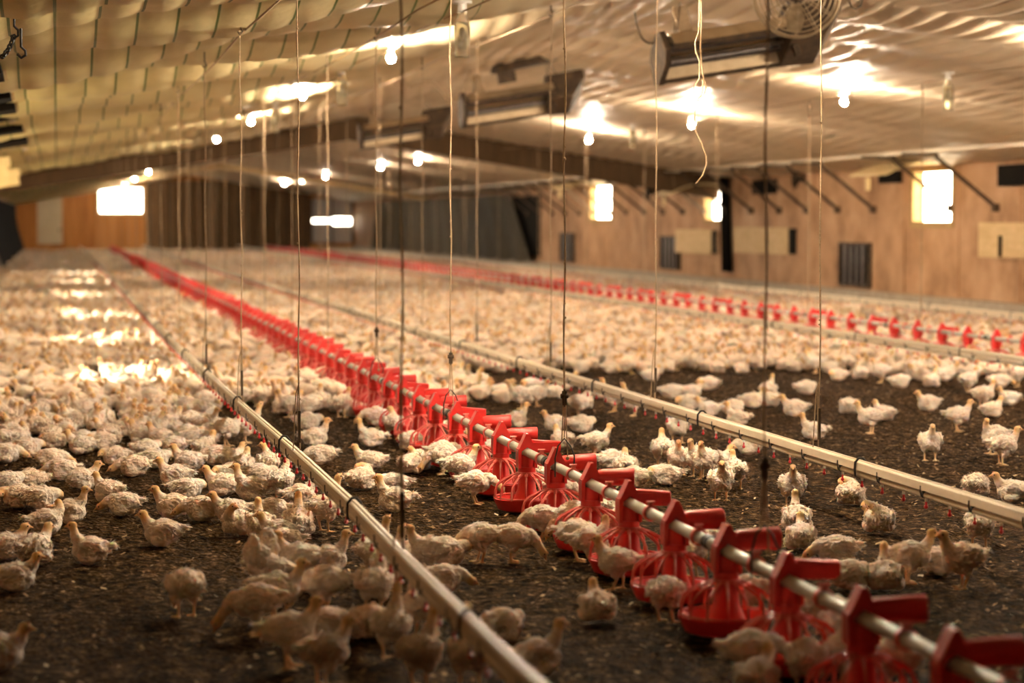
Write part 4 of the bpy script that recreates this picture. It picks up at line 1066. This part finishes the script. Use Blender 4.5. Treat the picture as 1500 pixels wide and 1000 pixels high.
for i, b in enumerate(ind):
    ps = b[2]; v = PR[ps][cnt.get(ps, 0) % len(PR[ps])]; cnt[ps] = cnt.get(ps, 0)+1
    o = bpy.data.objects.new('broiler_chicken', v); C.objects.link(o); o.location = (b[0], b[1], 0); o.rotation_euler = (0, 0, b[3]); s = b[4]
    mir = -1 if (i*7 % 3 == 0) else 1
    o.scale = (s, s, s); tag(o, labels[i], 'chicken', 'white broiler chickens on the litter')
# --- the crowd beyond: one object
CO, TR, CL = [], [], []; base = 0
keyed = {}
for b in rest:
    w = proj((b[0], b[1], 0))[2]; lv = 0 if w < 34 else 1 if w < 62 else 2
    keyed.setdefault((b[2], lv), []).append(b)
rn = np.random.RandomState(5)
for key, L in keyed.items():
    co, tri, col = LOW[key]; n = len(L); A = np.array([(b[0], b[1], b[3], b[4]) for b in L])
    c, s = np.cos(A[:,2]), np.sin(A[:,2]); k = A[:,3]
    X = (co[None,:,0]*c[:,None]-co[None,:,1]*s[:,None])*k[:,None]+A[:,0,None]; Y = (co[None,:,0]*s[:,None]+co[None,:,1]*c[:,None])*k[:,None]+A[:,1,None]; Z = co[None,:,2]*k[:,None]
    CO.append(np.stack([X, Y, Z], 2).reshape(-1, 3)); TR.append((tri[None]+ (np.arange(n)*len(co))[:,None,None]+base).reshape(-1, 3)); base += n*len(co)
    tint = np.array((1,.95,.88))[None,None]*(1-rn.uniform(0,.22,(n,1,1))); tint = tint*np.array((1,1,1)); CL.append((col[None]*tint).reshape(-1, 3))
me = np_mesh('chicken_flock', np.concatenate(CO), np.concatenate(TR), M['chick'], True, np.concatenate(CL), 3)
tag(obj('chicken_flock', me, None), 'dense distant flock of white chickens covering the litter', 'chickens', kind='stuff')
print('BIRDS individual', len(ind), 'rest', len(rest), 'verts', base)

# litter flecks: straw, feathers and wood chips
r3 = np.random.RandomState(3); n = 16000
Yv = 6+18*r3.rand(n)**1.2; Xv = XL+.1+(r3.rand(n))*(np.minimum(XR-1, Yv*.62+1)-XL); sz = r3.uniform(.004,.014,n); an = r3.rand(n)*2*PI; asp = r3.uniform(.2,.7,n)
ti = r3.uniform(-.5,.5,(n,2)); zf_ = zfloor(Xv, Yv)
quad = np.array([(-1,-1),(1,-1),(1,1),(-1,1)])
co = []
for (u, v) in quad:
    dx = u*sz; dy = v*sz*asp; co.append(np.stack([Xv+dx*np.cos(an)-dy*np.sin(an), Yv+dx*np.sin(an)+dy*np.cos(an), zf_+.006+.5*np.abs(ti[:,0])*sz+dx*ti[:,0]+dy*ti[:,1]], 1))
co = np.stack(co, 1).reshape(-1, 3); f = np.arange(n*4).reshape(-1, 4)
pal = np.array([(.30,.19,.10),(.45,.33,.19),(.16,.10,.05),(.62,.52,.36),(.10,.06,.03)])[r3.choice(5, n, p=[.35,.2,.25,.05,.15])]
fm = mat('litter_flecks', (.4,.3,.2), .9, 0, .1, lambda t, b: t.links.new(N(t, 'ShaderNodeAttribute', attribute_name='Col').outputs['Color'], b.inputs['Base Color']))
tag(obj('litter_flecks', np_mesh('litter_flecks', co, f, fm, False, np.repeat(pal, 4, 0)), None), 'wood chips, straw and loose feathers scattered on dark litter', 'litter', kind='stuff')

# ---------------------------------------------------------------- light
wd = bpy.data.worlds.new('World'); sc.world = wd; wd.use_nodes = True
bg = wd.node_tree.nodes['Background']; bg.inputs[0].default_value = (1.0, .90, .70, 1); bg.inputs[1].default_value = 8
sl = bpy.data.lights.new('sun', 'SUN'); sl.energy = 6.5; sl.angle = math.radians(5.0); sl.color = (1, .9, .72)
so = bpy.data.objects.new('sun', sl); C.objects.link(so); d = Vector((.80, .22, -.50)); so.rotation_euler = d.to_track_quat('-Z', 'Y').to_euler(); so.location = (-20, 20, 20)
sc.view_settings.view_transform = 'Standard'; sc.view_settings.look = 'None'; sc.view_settings.gamma = 1; sc.view_settings.use_curve_mapping = False
sc.view_settings.exposure = 1.5
sc.cycles.max_bounces = 6; sc.cycles.diffuse_bounces = 4; sc.cycles.glossy_bounces = 2; sc.cycles.transmission_bounces = 4; sc.cycles.sample_clamp_indirect = 8
sc.cycles.use_denoising = True
